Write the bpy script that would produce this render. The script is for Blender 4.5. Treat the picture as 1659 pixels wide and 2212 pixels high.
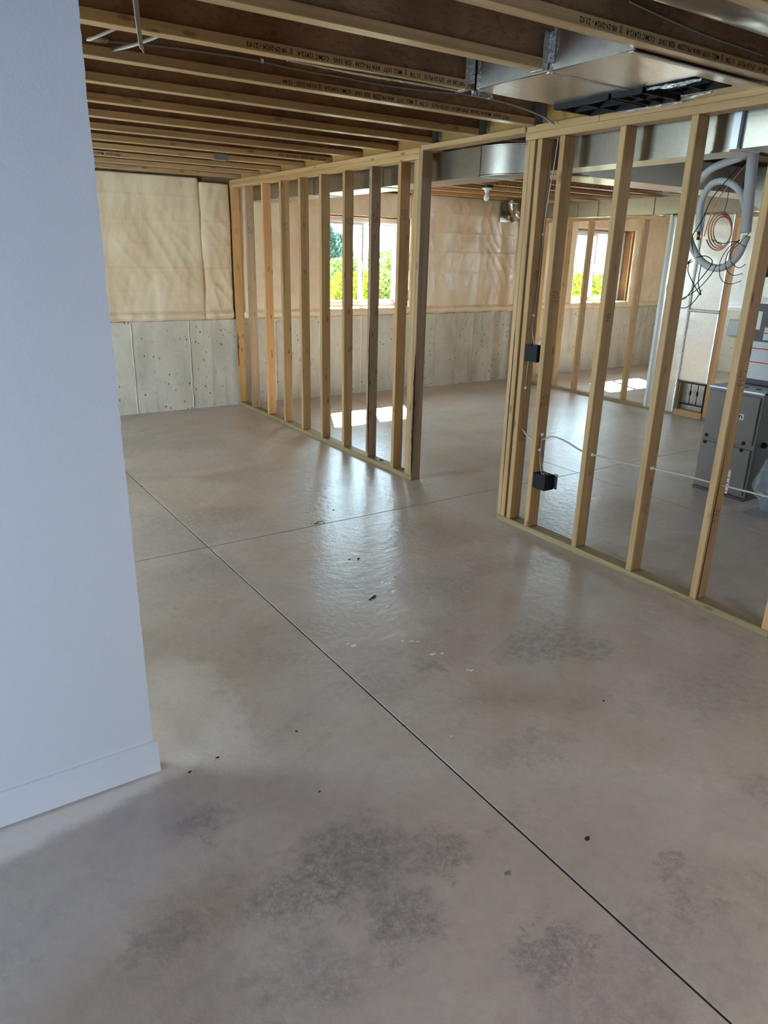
import bpy, bmesh, math, random
from mathutils import Vector, Matrix, noise as mnoise
R = random.Random(7)
for o in list(bpy.data.objects): bpy.data.objects.remove(o)
SC = bpy.context.scene
COL = SC.collection

# ------------------------------------------------------------------ camera
F, PITCH, ROLL, YAW = 1559.2, 0.34246, 0.02401, 0.59281
cam = bpy.data.cameras.new('camera'); camo = bpy.data.objects.new('camera', cam); COL.objects.link(camo)
fw = Vector((math.sin(YAW)*math.cos(PITCH), math.cos(YAW)*math.cos(PITCH), -math.sin(PITCH)))
r0 = Vector((math.cos(YAW), -math.sin(YAW), 0)); u0 = r0.cross(fw)
r1 = r0*math.cos(ROLL)+u0*math.sin(ROLL); u1 = -r0*math.sin(ROLL)+u0*math.cos(ROLL)
M = Matrix((r1, u1, -fw)).transposed().to_4x4(); M.translation = Vector((-3.2938, 0, 1.715))
camo.matrix_world = M
cam.sensor_fit = 'VERTICAL'; cam.sensor_height = 36; cam.lens = F*36/2212; cam.clip_start = .05; cam.clip_end = 300
SC.camera = camo
# ------------------------------------------------------------------ sky, sun, daylight at openings, added fill lamps, exposure
W = bpy.data.worlds.new('sky'); SC.world = W; W.use_nodes = True
bg = W.node_tree.nodes['Background']; bg.inputs[0].default_value = (.62, .83, 1, 1); bg.inputs[1].default_value = 28
sl = bpy.data.lights.new('sun', 'SUN'); sl.energy = 640; sl.angle = .009; sl.color = (1, .93, .82)
so = bpy.data.objects.new('sun', sl); COL.objects.link(so)
so.rotation_euler = Vector((-.42, -.87, -1)).to_track_quat('-Z', 'Y').to_euler(); so.location = (8, 18, 20)
def portal(name, loc, direction, sx, sy):      # guides sky light through an opening of the room; gives off none itself
    l = bpy.data.lights.new(name, 'AREA'); l.shape = 'RECTANGLE'; l.size = sx; l.size_y = sy; l.cycles.is_portal = True
    o = bpy.data.objects.new(name, l); COL.objects.link(o); o.location = loc
    o.rotation_euler = Vector(direction).to_track_quat('-Z', 'Z').to_euler(); return o
portal('daylight_left_door', (-6.15, 5.2, 1.1), (1, 0, 0), 1.8, 2.2)
portal('daylight_right_window', (8.42, 2.2, 1.6), (-1, 0, 0), 1.8, 1.0)
portal('daylight_window_1', (1.765, 8.33, 1.61), (0, -1, 0), 1.2, 1.05)
portal('daylight_window_2', (6.22, 8.43, 1.61), (0, -1, 0), 1.3, 1.05)
wd = bpy.data.lights.new('blue_fill_light', 'AREA'); wd.shape = 'RECTANGLE'; wd.size = 1.5; wd.size_y = 1.5; wd.energy = 95; wd.color = (.42, .655, 1)  # blue fill lamp added at the solid left wall to light the drywall
wo = bpy.data.objects.new('blue_fill_light', wd); COL.objects.link(wo); wo.location = (-5.97, -.1, 1.25)
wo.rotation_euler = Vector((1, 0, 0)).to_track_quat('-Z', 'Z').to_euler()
ll = bpy.data.lights.new('fill_lamp_glow', 'AREA'); ll.shape = 'RECTANGLE'; ll.size = 1.15; ll.size_y = .25; ll.energy = 30; ll.color = (1, .90, .80)  # unseen lamp added overhead to brighten the near floor
lo_ = bpy.data.objects.new('fill_lamp_glow', ll); COL.objects.link(lo_); lo_.location = (-1.6, -.6, 2.375)
VS = SC.view_settings; VS.view_transform = 'Standard'; VS.look = 'None'; VS.gamma = 1; VS.use_curve_mapping = False; VS.exposure = 0.08

# ------------------------------------------------------------------ material helpers
class NT:
    def __init__(s, name):
        s.m = bpy.data.materials.new(name); s.m.use_nodes = True; s.t = s.m.node_tree; s.n = s.t.nodes
        s.b = s.n['Principled BSDF']; s.out = s.n['Material Output']
    def add(s, typ, **kw):
        n = s.n.new(typ)
        for k, v in kw.items():
            if k.startswith('_'): setattr(n, k[1:], v)
            else:
                key = int(k[1:]) if k[0] == 'i' and k[1:].isdigit() else k
                if hasattr(v, 'is_output'): s.t.links.new(v, n.inputs[key])
                else: n.inputs[key].default_value = v
        return n
    def lk(s, a, b): s.t.links.new(a, b)
    def pos(s): return s.add('ShaderNodeNewGeometry').outputs['Position']
    def objc(s):
        tc = s.add('ShaderNodeTexCoord').outputs['Object']
        rnd = s.add('ShaderNodeObjectInfo').outputs['Random']
        c = s.add('ShaderNodeCombineXYZ'); 
        k = s.math('MULTIPLY', rnd, 40.0)
        for i in range(3): s.lk(k, c.inputs[i])
        return s.add('ShaderNodeVectorMath', _operation='ADD', i0=tc, i1=c.outputs[0]).outputs[0], rnd
    def math(s, op, a, b=None, c=None, clamp=False):
        n = s.add('ShaderNodeMath', _operation=op, _use_clamp=clamp)
        for i, v in enumerate((a, b, c)):
            if v is None: continue
            if hasattr(v, 'is_output'): s.lk(v, n.inputs[i])
            else: n.inputs[i].default_value = v
        return n.outputs[0]
    def scale(s, v, sc): return s.add('ShaderNodeMapping', Vector=v, Scale=sc).outputs[0]
    def noise(s, v, sc, det=4, rough=.55, dist=0): 
        n = s.add('ShaderNodeTexNoise', Vector=v, Scale=sc, Detail=det, Roughness=rough, Distortion=dist); return n.outputs[0]
    def voro(s, v, sc, feat='F1', out='Distance', rnd=1.0):
        n = s.add('ShaderNodeTexVoronoi', _feature=feat, Vector=v, Scale=sc, Randomness=rnd); return n.outputs[out]
    def ramp(s, f, stops, interp='LINEAR'):
        n = s.add('ShaderNodeValToRGB', Fac=f); cr = n.color_ramp; cr.interpolation = interp
        while len(cr.elements) < len(stops): cr.elements.new(.5)
        for e, (p, c) in zip(cr.elements, stops): e.position = p; e.color = (*c, 1) if len(c) == 3 else c
        return n.outputs[0]
    def sm(s, f, a, b, lo=0., hi=1.): 
        return s.add('ShaderNodeMapRange', _interpolation_type='SMOOTHSTEP', Value=f, **{'From Min': a, 'From Max': b, 'To Min': lo, 'To Max': hi}).outputs[0]
    def mix(s, f, a, b, mode='MIX'):
        n = s.add('ShaderNodeMix', _data_type='RGBA', _blend_type=mode)
        for i, v in ((0, f), (6, a), (7, b)):
            if hasattr(v, 'is_output'): s.lk(v, n.inputs[i])
            else: n.inputs[i].default_value = v if not isinstance(v, tuple) else (*v, 1) if len(v) == 3 else v
        return n.outputs[2]
    def bump(s, h, st=.3, d=.01):
        s.lk(s.add('ShaderNodeBump', Height=h, Strength=st, Distance=d).outputs[0], s.b.inputs['Normal'])
    def set(s, col=None, rough=None, metal=None, spec=None):
        for k, v in (('Base Color', col), ('Roughness', rough), ('Metallic', metal), ('Specular IOR Level', spec)):
            if v is None: continue
            if hasattr(v, 'is_output'): s.lk(v, s.b.inputs[k])
            else: s.b.inputs[k].default_value = (*v, 1) if isinstance(v, tuple) else v
        return s.m

def plain(name, col, rough=.5, metal=0., spec=.5): return NT(name).set(col, rough, metal, spec)

def wood(name, ax, light, dark, vary=.35, knots=True, rough=.62, spec=.3):
    t = NT(name); v, rnd = t.objc()
    g = [34, 34, 34]; g[ax] = 1.3
    f = t.noise(t.scale(v, g), 1.0, 5, .6, .6)
    g2 = [9, 9, 9]; g2[ax] = .5
    f2 = t.noise(t.scale(v, g2), 1.0, 3, .5, 1.5)
    fac = t.math('ADD', t.math('MULTIPLY', f, .55), t.math('MULTIPLY', f2, .45))
    c = t.ramp(fac, [(.33, dark), (.62, light)])
    hue = t.ramp(rnd, [(0, (.86, .80, .74)), (.35, (1, 1, 1)), (.65, (1.02, .9, .76)), (1, (.92, .9, .84))])
    c = t.mix(vary*2 if vary < .5 else 1., c, hue, 'MULTIPLY')
    if knots:
        g3 = [13, 13, 13]; g3[ax] = 4.2
        d = t.voro(t.scale(v, g3), 1.0)
        k = t.sm(d, .17, .07)
        c = t.mix(t.math('MULTIPLY', k, .75), c, (.16, .075, .03))
    t.bump(f, .25, .002)
    return t.set(c, rough, 0, spec)

PINE_L, PINE_D = (.50, .32, .145), (.31, .185, .075)
WZ = wood('pine_upright', 2, PINE_L, PINE_D); WY = wood('pine_lengthwise', 1, PINE_L, PINE_D); WX = wood('pine_crosswise', 0, PINE_L, PINE_D)
WGZ = wood('weathered_pine', 2, (.38, .27, .17), (.22, .15, .09)); WOZ = wood('orange_pine', 2, (.66, .38, .16), (.44, .22, .08))
WPY = wood('treated_lumber', 1, (.34, .26, .13), (.21, .155, .07))
JAMB = wood('window_lit_pine', 2, (.86, .62, .34), (.70, .46, .22), .2, False)  # pine lightened in its colour for the window light on the jambs
FL = wood('joist_flange_wood', 0, (.53, .35, .165), (.32, .19, .08), .3, True, .36, .5)
LVL = wood('laminated_beam', 1, (.33, .19, .05), (.22, .12, .03), .2, False)

def osb(name, c1, c2, c3):
    t = NT(name); p = t.pos()
    f = t.noise(t.scale(p, (11, 34, 30)), 1.0, 4, .7, 1.4); b = t.noise(p, 3.0, 4)
    c = t.ramp(f, [(.3, c1), (.5, c2), (.7, c3)]); c = t.mix(t.sm(b, .35, .7), c, t.mix(.5, c, (.05, .02, .01)))
    t.bump(f, .3, .003); return t.set(c, .8, 0, .2)
OSB = osb('osb_sheathing', (.22, .115, .05), (.30, .165, .075), (.16, .08, .035))
WEB = osb('osb_web', (.24, .125, .055), (.31, .17, .08), (.17, .085, .04))

def floor_mat():
    t = NT('slab_concrete'); p = t.pos()
    n1 = t.noise(p, .85, 5, .6, .5); n2 = t.noise(p, 3.2, 6, .62, .3); n3 = t.noise(p, 22, 4, .6)
    c = t.ramp(n1, [(.32, (.42, .325, .25)), (.45, (.50, .415, .34)), (.55, (.53, .455, .395)), (.68, (.42, .37, .355))])
    c = t.mix(t.sm(n2, .42, .72, 0, .5), c, (.62, .54, .46))
    c = t.mix(t.sm(n3, .45, .75, 0, .22), c, (.30, .24, .20))
    # dark water stains with mottled edges
    st = None
    sep = t.add('ShaderNodeSeparateXYZ', Vector=p)
    wob = t.noise(p, 6, 6, .75); wx = t.math('MULTIPLY', t.math('SUBTRACT', wob, .5), .5)
    wob2 = t.noise(t.add('ShaderNodeVectorMath', _operation='ADD', i0=p, i1=(7.3, 2.1, 0)).outputs[0], 6, 6, .75); wy = t.math('MULTIPLY', t.math('SUBTRACT', wob2, .5), .5)
    X = t.math('ADD', sep.outputs[0], wx); Y = t.math('ADD', sep.outputs[1], wy)
    for x, y, rx, ry, a in STAINS:
        dx = t.math('DIVIDE', t.math('SUBTRACT', X, x), rx); dy = t.math('DIVIDE', t.math('SUBTRACT', Y, y), ry)
        d = t.math('ADD', t.math('MULTIPLY', dx, dx), t.math('MULTIPLY', dy, dy))
        k = t.sm(d, 1.5, .1, 0, a)
        st = k if st is None else t.math('MAXIMUM', st, k)
    gen = t.sm(t.noise(t.scale(p, (1, 1.6, 1)), .9, 6, .65, .8), .46, .74, 0, .75)
    st = t.math('MAXIMUM', st, gen)
    mott = t.sm(t.noise(p, 30, 6, .75), .30, .70); crack = t.sm(t.voro(p, 42, 'DISTANCE_TO_EDGE'), .06, .0)
    st = t.math('MULTIPLY', st, t.math('MAXIMUM', mott, t.math('MULTIPLY', crack, .9)))
    c = t.mix(t.math('MULTIPLY', st, .85), c, (.185, .165, .155))
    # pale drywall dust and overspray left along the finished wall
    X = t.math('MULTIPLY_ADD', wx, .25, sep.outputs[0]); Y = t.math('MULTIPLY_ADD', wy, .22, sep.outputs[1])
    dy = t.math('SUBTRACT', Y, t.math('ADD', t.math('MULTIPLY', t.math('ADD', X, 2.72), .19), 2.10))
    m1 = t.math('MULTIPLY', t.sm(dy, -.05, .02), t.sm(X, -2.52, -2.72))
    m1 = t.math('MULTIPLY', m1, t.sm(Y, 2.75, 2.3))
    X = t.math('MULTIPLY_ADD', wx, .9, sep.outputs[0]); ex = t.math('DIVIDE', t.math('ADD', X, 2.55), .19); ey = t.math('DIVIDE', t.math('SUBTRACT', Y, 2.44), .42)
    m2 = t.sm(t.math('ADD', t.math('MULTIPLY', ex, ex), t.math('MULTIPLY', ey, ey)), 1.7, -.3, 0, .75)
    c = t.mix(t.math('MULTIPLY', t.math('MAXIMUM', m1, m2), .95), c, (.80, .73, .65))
    rough = t.math('MULTIPLY_ADD', t.noise(p, 1.6, 2, .4), .06, .285)
    h = t.math('ADD', t.math('MULTIPLY', n2, .6), t.math('ADD', t.math('MULTIPLY', n3, .25), t.math('MULTIPLY', t.noise(p, 18, 4, .6), .8)))
    t.bump(h, .42, .010)
    return t.set(c, rough, 0, .5)
STAINS = [(-2.47, 1.44, .30, .16, .95), (-2.39, 1.20, .12, .13, .9), (-2.16, 1.33, .12, .09, .8), (-.96, 2.06, .32, .16, .85), (-.80, 1.93, .14, .10, .8),
          (-1.55, 2.18, .05, .08, .8), (-1.70, .80, .12, .10, .7), (-1.07, 6.43, .35, .25, .6), (-1.27, 5.34, .22, .18, .6), (-1.75, 4.5, .45, .22, .7),
          (-2.12, .89, .12, .06, .9), (-1.63, .91, .07, .07, .7), (-1.04, .96, .12, .10, .6), (-1.6, 1.55, .25, .08, .5), (-2.74, 1.82, .10, .07, .7),
          (-2.96, 1.47, .16, .07, .7), (-1.9, 2.79, .4, .2, .35), (-.65, 1.38, .3, .2, .5), (-2.05, 3.6, .25, .3, .4), (-.4, 3.4, .3, .2, .4), (.9, 3.0, .5, .4, .5), (.9, 4.9, .5, .3, .4)]
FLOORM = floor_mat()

def foundation_mat():
    t = NT('foundation_concrete'); p = t.pos()
    n1 = t.noise(t.scale(p, (1.3, 1.3, .7)), 1.6, 5, .6, .5); n2 = t.noise(p, 14, 5, .65)
    str_ = t.noise(t.scale(p, (9, 9, .6)), 1, 4, .6)
    c = t.ramp(n1, [(.3, (.55, .50, .40)), (.5, (.66, .60, .49)), (.7, (.47, .43, .34))])
    c = t.mix(t.sm(str_, .5, .75, 0, .5), c, (.33, .30, .24)); c = t.mix(t.sm(n2, .55, .8, 0, .5), c, (.28, .25, .2))
    z = t.add('ShaderNodeSeparateXYZ', Vector=p).outputs[2]
    hole = t.math('MULTIPLY', t.sm(t.voro(t.scale(p, (17, 17, 11)), 1.0), .18, .09), t.sm(t.noise(p, 3.1, 3), .42, .55))
    hole2 = t.math('MULTIPLY', t.sm(t.voro(t.scale(p, (42, 42, 34)), 1.0), .2, .08), t.math('MULTIPLY', t.sm(t.noise(p, 3.5, 2), .45, .6), t.sm(z, .75, .1)))
    hl = t.math('MAXIMUM', hole, hole2)
    c = t.mix(t.math('MULTIPLY', hl, .8), c, (.07, .06, .05))
    h = t.math('SUBTRACT', t.math('MULTIPLY', n2, .4), hl); t.bump(h, .5, .006)
    return t.set(c, .85, 0, .2)
CONC = foundation_mat()

def blanket_mat(name, col, col2):
    t = NT(name); p = t.pos(); n = t.noise(p, 2.2, 4, .55, .6); n2 = t.noise(t.scale(p, (7, 7, 3)), 1.5, 4, .6, 1.2)
    c = t.mix(t.sm(n, .35, .65), col, col2)
    t.bump(n2, .22, .015); return t.set(c, .30, 0, .5)
BLK = blanket_mat('insulation_facing', (.84, .68, .45), (.77, .585, .37)); BLKW = blanket_mat('white_poly', (.84, .82, .78), (.76, .74, .70))

def metal_mat(name, col, rough, bumpsc=0, st=.1, aniso=None):
    t = NT(name); p = t.pos(); n = t.noise(p, 3, 4, .6); n2 = t.voro(p, 55, 'F1', 'Color'); s2 = t.add('ShaderNodeSeparateColor', Color=n2).outputs[0]
    c = t.mix(t.math('MULTIPLY', s2, .25), col, tuple(v*.7 for v in col))
    if bumpsc: t.bump(t.noise(t.scale(p, (1, 2.2, 1)), bumpsc, 4, .6), st, .01)
    return t.set(c, t.math('MULTIPLY_ADD', n, .04, max(rough, .285)), 1.0)
GALV = metal_mat('galvanized_sheet', (.43, .395, .33), .26, 4, .05); FOIL = metal_mat('foil_facing', (.80, .77, .72), .27, 16, .12)
FOILC = metal_mat('crinkled_foil', (.66, .63, .58), .29, 60, .8); HANG = metal_mat('hanger_steel', (.30, .285, .26), .5)
COPPER = metal_mat('copper_tube', (.33, .12, .065), .3)

def drywall():
    t = NT('painted_drywall'); p = t.pos(); n = t.noise(p, 130, 4, .6); n2 = t.noise(p, 45, 3, .5)
    t.bump(t.math('ADD', n, n2), .22, .004); return t.set((.80, .80, .81), .62, 0, .35)
DRY = drywall(); GYP = plain('raw_gypsum', (.74, .71, .66), .9, 0, .1); TRIM = plain('painted_trim', (.82, .82, .83), .4)
WHITEP = plain('white_vinyl', (.82, .84, .84), .35); WHCAB = plain('white_cable_jacket', (.38, .32, .25), .5); GREYCAB = plain('grey_cable_jacket', (.30, .27, .24), .5)
BLACK = plain('black_plastic', (.006, .006, .0065), .65, 0, .25); DARK = plain('dark_void', (.01, .009, .008), .9); FOAM = plain('grey_foam_insulation', (.45, .43, .39), .75, 0, .2)
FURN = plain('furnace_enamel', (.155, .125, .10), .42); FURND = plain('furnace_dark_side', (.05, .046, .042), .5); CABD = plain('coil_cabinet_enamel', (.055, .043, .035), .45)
LID = plain('furnace_top_sheet', (.55, .57, .60), .4, .6); LAB = plain('label_paper', (.72, .71, .68), .6); LABR = plain('label_red_ink', (.60, .09, .03), .6); INK = plain('black_ink', (.02, .018, .016), .8, 0, .1)
LABG = plain('label_grey_ink', (.25, .24, .23), .7); YEL = plain('yellow_sticker', (.75, .55, .02), .5); LAMPW = plain('white_porcelain', (.8, .79, .75), .3); BULB = plain('frosted_bulb', (.85, .84, .78), .25)
BARK = plain('bark', (.055, .03, .016), .95, 0, .1); STAMP = plain('stamp_ink', (.06, .045, .035), .8, 0, .1); PANELG = plain('grey_panel', (.36, .37, .39), .5)
BOXW = plain('dark_board', (.10, .065, .04), .7); MUD = plain('dark_debris', (.05, .035, .022), .9); FLAKE = plain('paint_flake', (.8, .79, .76), .7); TWIG = plain('dry_straw', (.28, .19, .1), .9)
BARNISH = plain('blue_sash', (.52, .66, .72), .35); ROOFG = plain('roof_shingle', (.30, .30, .32), .9); SIDING = plain('pale_siding', (.6, .6, .58), .8)
def glass():
    t = NT('window_glass'); t.n.remove(t.b)
    tr = t.add('ShaderNodeBsdfTransparent', Color=(.93, .97, .96, 1)).outputs[0]; gl = t.add('ShaderNodeBsdfGlossy', Roughness=.02).outputs[0]
    mx = t.add('ShaderNodeMixShader', Fac=.06, i1=tr, i2=gl).outputs[0]
    t.lk(mx, t.out.inputs[0]); return t.m
GLASS = glass()
def bagm():
    t = NT('clear_plastic_bag'); t.n.remove(t.b); p = t.pos()
    tr = t.add('ShaderNodeBsdfTransparent', Color=(.8, .82, .84, 1)).outputs[0]
    gl = t.add('ShaderNodeBsdfPrincipled', **{'Base Color': (.55, .57, .6, 1), 'Roughness': .2})
    t.lk(t.add('ShaderNodeBump', Height=t.noise(p, 25, 4), Strength=.8).outputs[0], gl.inputs['Normal'])
    mx = t.add('ShaderNodeMixShader', Fac=.25, i1=tr, i2=gl.outputs[0]).outputs[0]; t.lk(mx, t.out.inputs[0]); return t.m
BAG = bagm()
def leafm(name, a, b):
    t = NT(name); n = t.noise(t.pos(), 6, 3); c = t.mix(t.sm(n, .35, .65), a, b); t.n.remove(t.b)
    d = t.add('ShaderNodeBsdfDiffuse', Color=c).outputs[0]; tl = t.add('ShaderNodeBsdfTranslucent', Color=c).outputs[0]
    t.lk(t.add('ShaderNodeMixShader', Fac=.15, i1=d, i2=tl).outputs[0], t.out.inputs[0]); return t.m
LEAF1 = leafm('bright_leaf', (.05, .085, .008), (.085, .11, .012)); LEAF2 = leafm('shrub_leaf', (.045, .075, .02), (.07, .095, .03)); LEAF3 = leafm('conifer_needle', (.018, .034, .03), (.03, .05, .04))
def grassm():
    t = NT('lawn'); p = t.pos(); n = t.noise(p, 4, 5, .7); return t.set(t.mix(t.sm(n, .35, .65), (.04, .065, .012), (.08, .09, .04)), .9)
GRASS = grassm()

# ------------------------------------------------------------------ mesh helpers
def link(name, me, mat, parent=None, loc=None):
    o = bpy.data.objects.new(name, me); COL.objects.link(o)
    if mat and not me.materials: me.materials.append(mat)
    if loc is not None: o.location = loc
    if parent is not None: o.parent = parent
    return o
def tag(o, label, cat, group=None):
    o['label'] = label; o['category'] = cat
    if group: o['group'] = group
    return o
def struct(o): o['kind'] = 'structure'; return o
def thing(name, label, cat, loc=(0, 0, 0), group=None):
    o = bpy.data.objects.new(name, None); COL.objects.link(o); o.location = loc; o.empty_display_size = .1
    return tag(o, label, cat, group)
def bxm(sx, sy, sz, bev=0.):
    bm = bmesh.new(); bmesh.ops.create_cube(bm, size=1); bmesh.ops.scale(bm, vec=(sx, sy, sz), verts=bm.verts)
    if bev: bmesh.ops.bevel(bm, geom=list(bm.edges), offset=bev, segments=1, affect='EDGES', clamp_overlap=True)
    me = bpy.data.meshes.new('piece'); bm.to_mesh(me); bm.free(); return me
_cache = {}
def box(name, x0, x1, y0, y1, z0, z1, mat, parent=None, bev=0., pl=(0, 0, 0)):
    k = (round(x1-x0, 4), round(y1-y0, 4), round(z1-z0, 4), bev, mat.name)
    if k not in _cache: _cache[k] = bxm(x1-x0, y1-y0, z1-z0, bev)
    if parent is not None: pl = parent.location
    if parent is not None and parent.parent is not None: pl = parent.location+parent.parent.location
    return link(name, _cache[k], mat, parent, ((x0+x1)/2-pl[0], (y0+y1)/2-pl[1], (z0+z1)/2-pl[2]))
def bmbox(bm, x0, x1, y0, y1, z0, z1):
    vs = [bm.verts.new((x, y, z)) for x in (x0, x1) for y in (y0, y1) for z in (z0, z1)]
    for f in ((0, 1, 3, 2), (4, 6, 7, 5), (0, 4, 5, 1), (2, 3, 7, 6), (0, 2, 6, 4), (1, 5, 7, 3)): bm.faces.new([vs[i] for i in f])
def mesh(bm, smooth=False):
    bmesh.ops.recalc_face_normals(bm, faces=bm.faces); me = bpy.data.meshes.new('piece'); bm.to_mesh(me); bm.free()
    if smooth:
        for f in me.polygons: f.use_smooth = True
    return me
def smoothpath(pts, n=8):
    P = [Vector(p) for p in pts]; out = []
    for i in range(len(P)-1):
        a, b, c, d = P[max(i-1, 0)], P[i], P[i+1], P[min(i+2, len(P)-1)]
        for k in range(n):
            t = k/n; out.append(.5*((2*b)+(c-a)*t+(2*a-5*b+4*c-d)*t*t+(3*b-a-3*c+d)*t**3))
    out.append(P[-1]); return out
def tube_me(pts, r, seg=8, n=8, flat=1., raw=False):
    P = [Vector(p) for p in pts] if raw else smoothpath(pts, n); bm = bmesh.new(); rings = []; up = Vector((0, 0, 1)); prev = None
    for i, p in enumerate(P):
        t = (P[min(i+1, len(P)-1)]-P[max(i-1, 0)]).normalized()
        if prev is None: prev = t.orthogonal().normalized()
        a = (prev-t*prev.dot(t)); a = a.normalized() if a.length > 1e-6 else t.orthogonal().normalized(); b = t.cross(a); prev = a
        rr = r[min(i*len(r)//len(P), len(r)-1)] if isinstance(r, (list, tuple)) else r
        rings.append([bm.verts.new(p+(a*math.cos(q)+b*math.sin(q)*flat)*rr) for q in [2*math.pi*k/seg for k in range(seg)]])
    for A, B in zip(rings, rings[1:]):
        for k in range(seg): bm.faces.new((A[k], A[(k+1) % seg], B[(k+1) % seg], B[k]))
    bm.faces.new(rings[0]); bm.faces.new(rings[-1][::-1]); return mesh(bm, True)
def tube(name, pts, r, mat, parent=None, seg=8, n=8, flat=1., raw=False): return link(name, tube_me(pts, r, seg, n, flat, raw), mat, parent)
def lathe(name, prof, loc, mat, parent=None, seg=24):
    bm = bmesh.new(); rings = [[bm.verts.new((r*math.cos(2*math.pi*k/seg), r*math.sin(2*math.pi*k/seg), z)) for k in range(seg)] for r, z in prof]
    for A, B in zip(rings, rings[1:]):
        for k in range(seg): bm.faces.new((A[k], A[(k+1) % seg], B[(k+1) % seg], B[k]))
    bm.faces.new(rings[0]); bm.faces.new(rings[-1][::-1])
    pl = parent.location if parent else Vector((0, 0, 0)); return link(name, mesh(bm, True), mat, parent, Vector(loc)-pl)
_txt = {}
def text_mesh(s):
    if s in _txt: return _txt[s]
    c = bpy.data.curves.new('t', 'FONT'); c.body = s; c.size = 1; c.resolution_u = 1; c.offset = .018; o = bpy.data.objects.new('t', c); COL.objects.link(o)
    bpy.context.view_layer.update(); me = bpy.data.meshes.new_from_object(o.evaluated_get(bpy.context.evaluated_depsgraph_get()))
    bpy.data.objects.remove(o); me.materials.clear(); _txt[s] = me; return me
def text(name, s, origin, xdir, ydir, length, height, mat, parent):
    src = text_mesh(s); me = src.copy(); xs = [v.co.x for v in me.vertices]; ys = [v.co.y for v in me.vertices]
    x0, x1, y0, y1 = min(xs), max(xs), min(ys), max(ys); xd, yd = Vector(xdir), Vector(ydir)
    pl = Vector((0, 0, 0)); q = parent
    while q: pl += q.location; q = q.parent
    for v in me.vertices: v.co = Vector(origin)-pl+xd*((v.co.x-x0)/(x1-x0)*length)+yd*((v.co.y-y0)/(y1-y0)*height)
    o = link(name, me, mat, parent); o['kind'] = 'stuff'; return o

# ================================================================== THE SETTING
XL, XR, YB = -6.0, 8.2, -4.5
YF, YF2 = 8.03, 8.13            # inner concrete faces of the far wall, left and right of the inner partition
ZJ, ZTOP = 2.437, 2.739          # joist underside, subfloor underside
# floor: saw-cut slab panels
floor = struct(link('floor', bxm(XR-XL+.6, YF2-YB+.8, .06), DARK, None, ((XL+XR)/2, (YF2+YB)/2, -.10)))
XJ = [XL, -5.2, -1.896, 1.385, 4.9, XR]; YJ = [YB, .45, 3.993, YF2+.1]
YJ = [YB, -.3, 3.993, YF2+.1]
for i in range(len(XJ)-1):
    for j in range(len(YJ)-1):
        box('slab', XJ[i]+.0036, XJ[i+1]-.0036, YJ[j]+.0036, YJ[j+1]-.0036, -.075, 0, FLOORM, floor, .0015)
for x in XJ[1:-1]:
    for j in range(len(YJ)-1): box('joint_filler', x-.0036, x+.0036, YJ[j], YJ[j+1], -.03, -.005, DARK, floor)
for y in YJ[1:-1]:
    for i in range(len(XJ)-1): box('joint_filler', XJ[i], XJ[i+1], y-.0036, y+.0036, -.03, -.005, DARK, floor)
# subfloor seen between the joists
ceil = struct(link('ceiling', bxm(.02, .02, .02), OSB, None, (XL+.05, YB+.05, ZTOP+.04)))
xs = [XL-.2+2.44*k for k in range(7)]; ys = [YB-.1+1.22*k for k in range(12)]
for a in range(6):
    for b in range(11): box('subfloor_panel', xs[a]+.0015, xs[a+1]-.0015, ys[b]+.0015, ys[b+1]-.0015, ZTOP, ZTOP+.018, OSB, ceil)

def framed_wall(name, x0, x1, y, win, seams):
    bm = bmesh.new(); bmbox(bm, x0, x1, y, y+.25, -.05, .98); w = struct(link(name, mesh(bm), CONC))
    for s in seams:
        bm = bmesh.new(); n = 14; v = []
        for k in range(n+1):
            z = .97*k/n; xx = s+R.uniform(-.004, .004); dd = R.uniform(.004, .009); ww = R.uniform(.004, .009)
            v.append([bm.verts.new(c) for c in ((xx-ww, y+.001, z), (xx, y-dd, z), (xx+ww, y+.001, z))])
        for A, B in zip(v, v[1:]):
            for k in (0, 1): bm.faces.new((A[k], A[k+1], B[k+1], B[k]))
        link('form_seam', mesh(bm), CONC, w)
    a, b, c, d = win
    for q in ((x0, a, .98, 2.74), (b, x1, .98, 2.74), (a, b, .98, c), (a, b, d, 2.74)):
        box('sheathing', q[0], q[1], y+.002, y+.21, q[2], q[3], OSB, w)
    return w
W1 = (1.17, 2.36, 1.085, 2.13); W2 = (5.58, 6.86, 1.085, 2.14)
framed_wall('wall_far', XL, 4.30, YF, W1, [-4.2, -3.0, -1.80, -1.18, -.55, .5, 1.1, 1.7, 2.3, 2.93, 3.55, 4.13])
framed_wall('wall_far_right', 4.30, XR+.2, YF2, W2, [4.7, 5.2, 5.75, 6.3, 6.85, 7.4, 7.9])
# right exterior wall
bm = bmesh.new(); bmbox(bm, XR, XR+.25, YB, YF2+.2, -.05, .98); wr = struct(link('wall_right', mesh(bm), CONC))
for q in ((YB, 1.3, .98, 2.74), (3.1, YF2+.2, .98, 2.74), (1.3, 3.1, .98, 1.1), (1.3, 3.1, 2.1, 2.74)): box('sheathing', XR+.002, XR+.2, q[0], q[1], q[2], q[3], OSB, wr)
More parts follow.
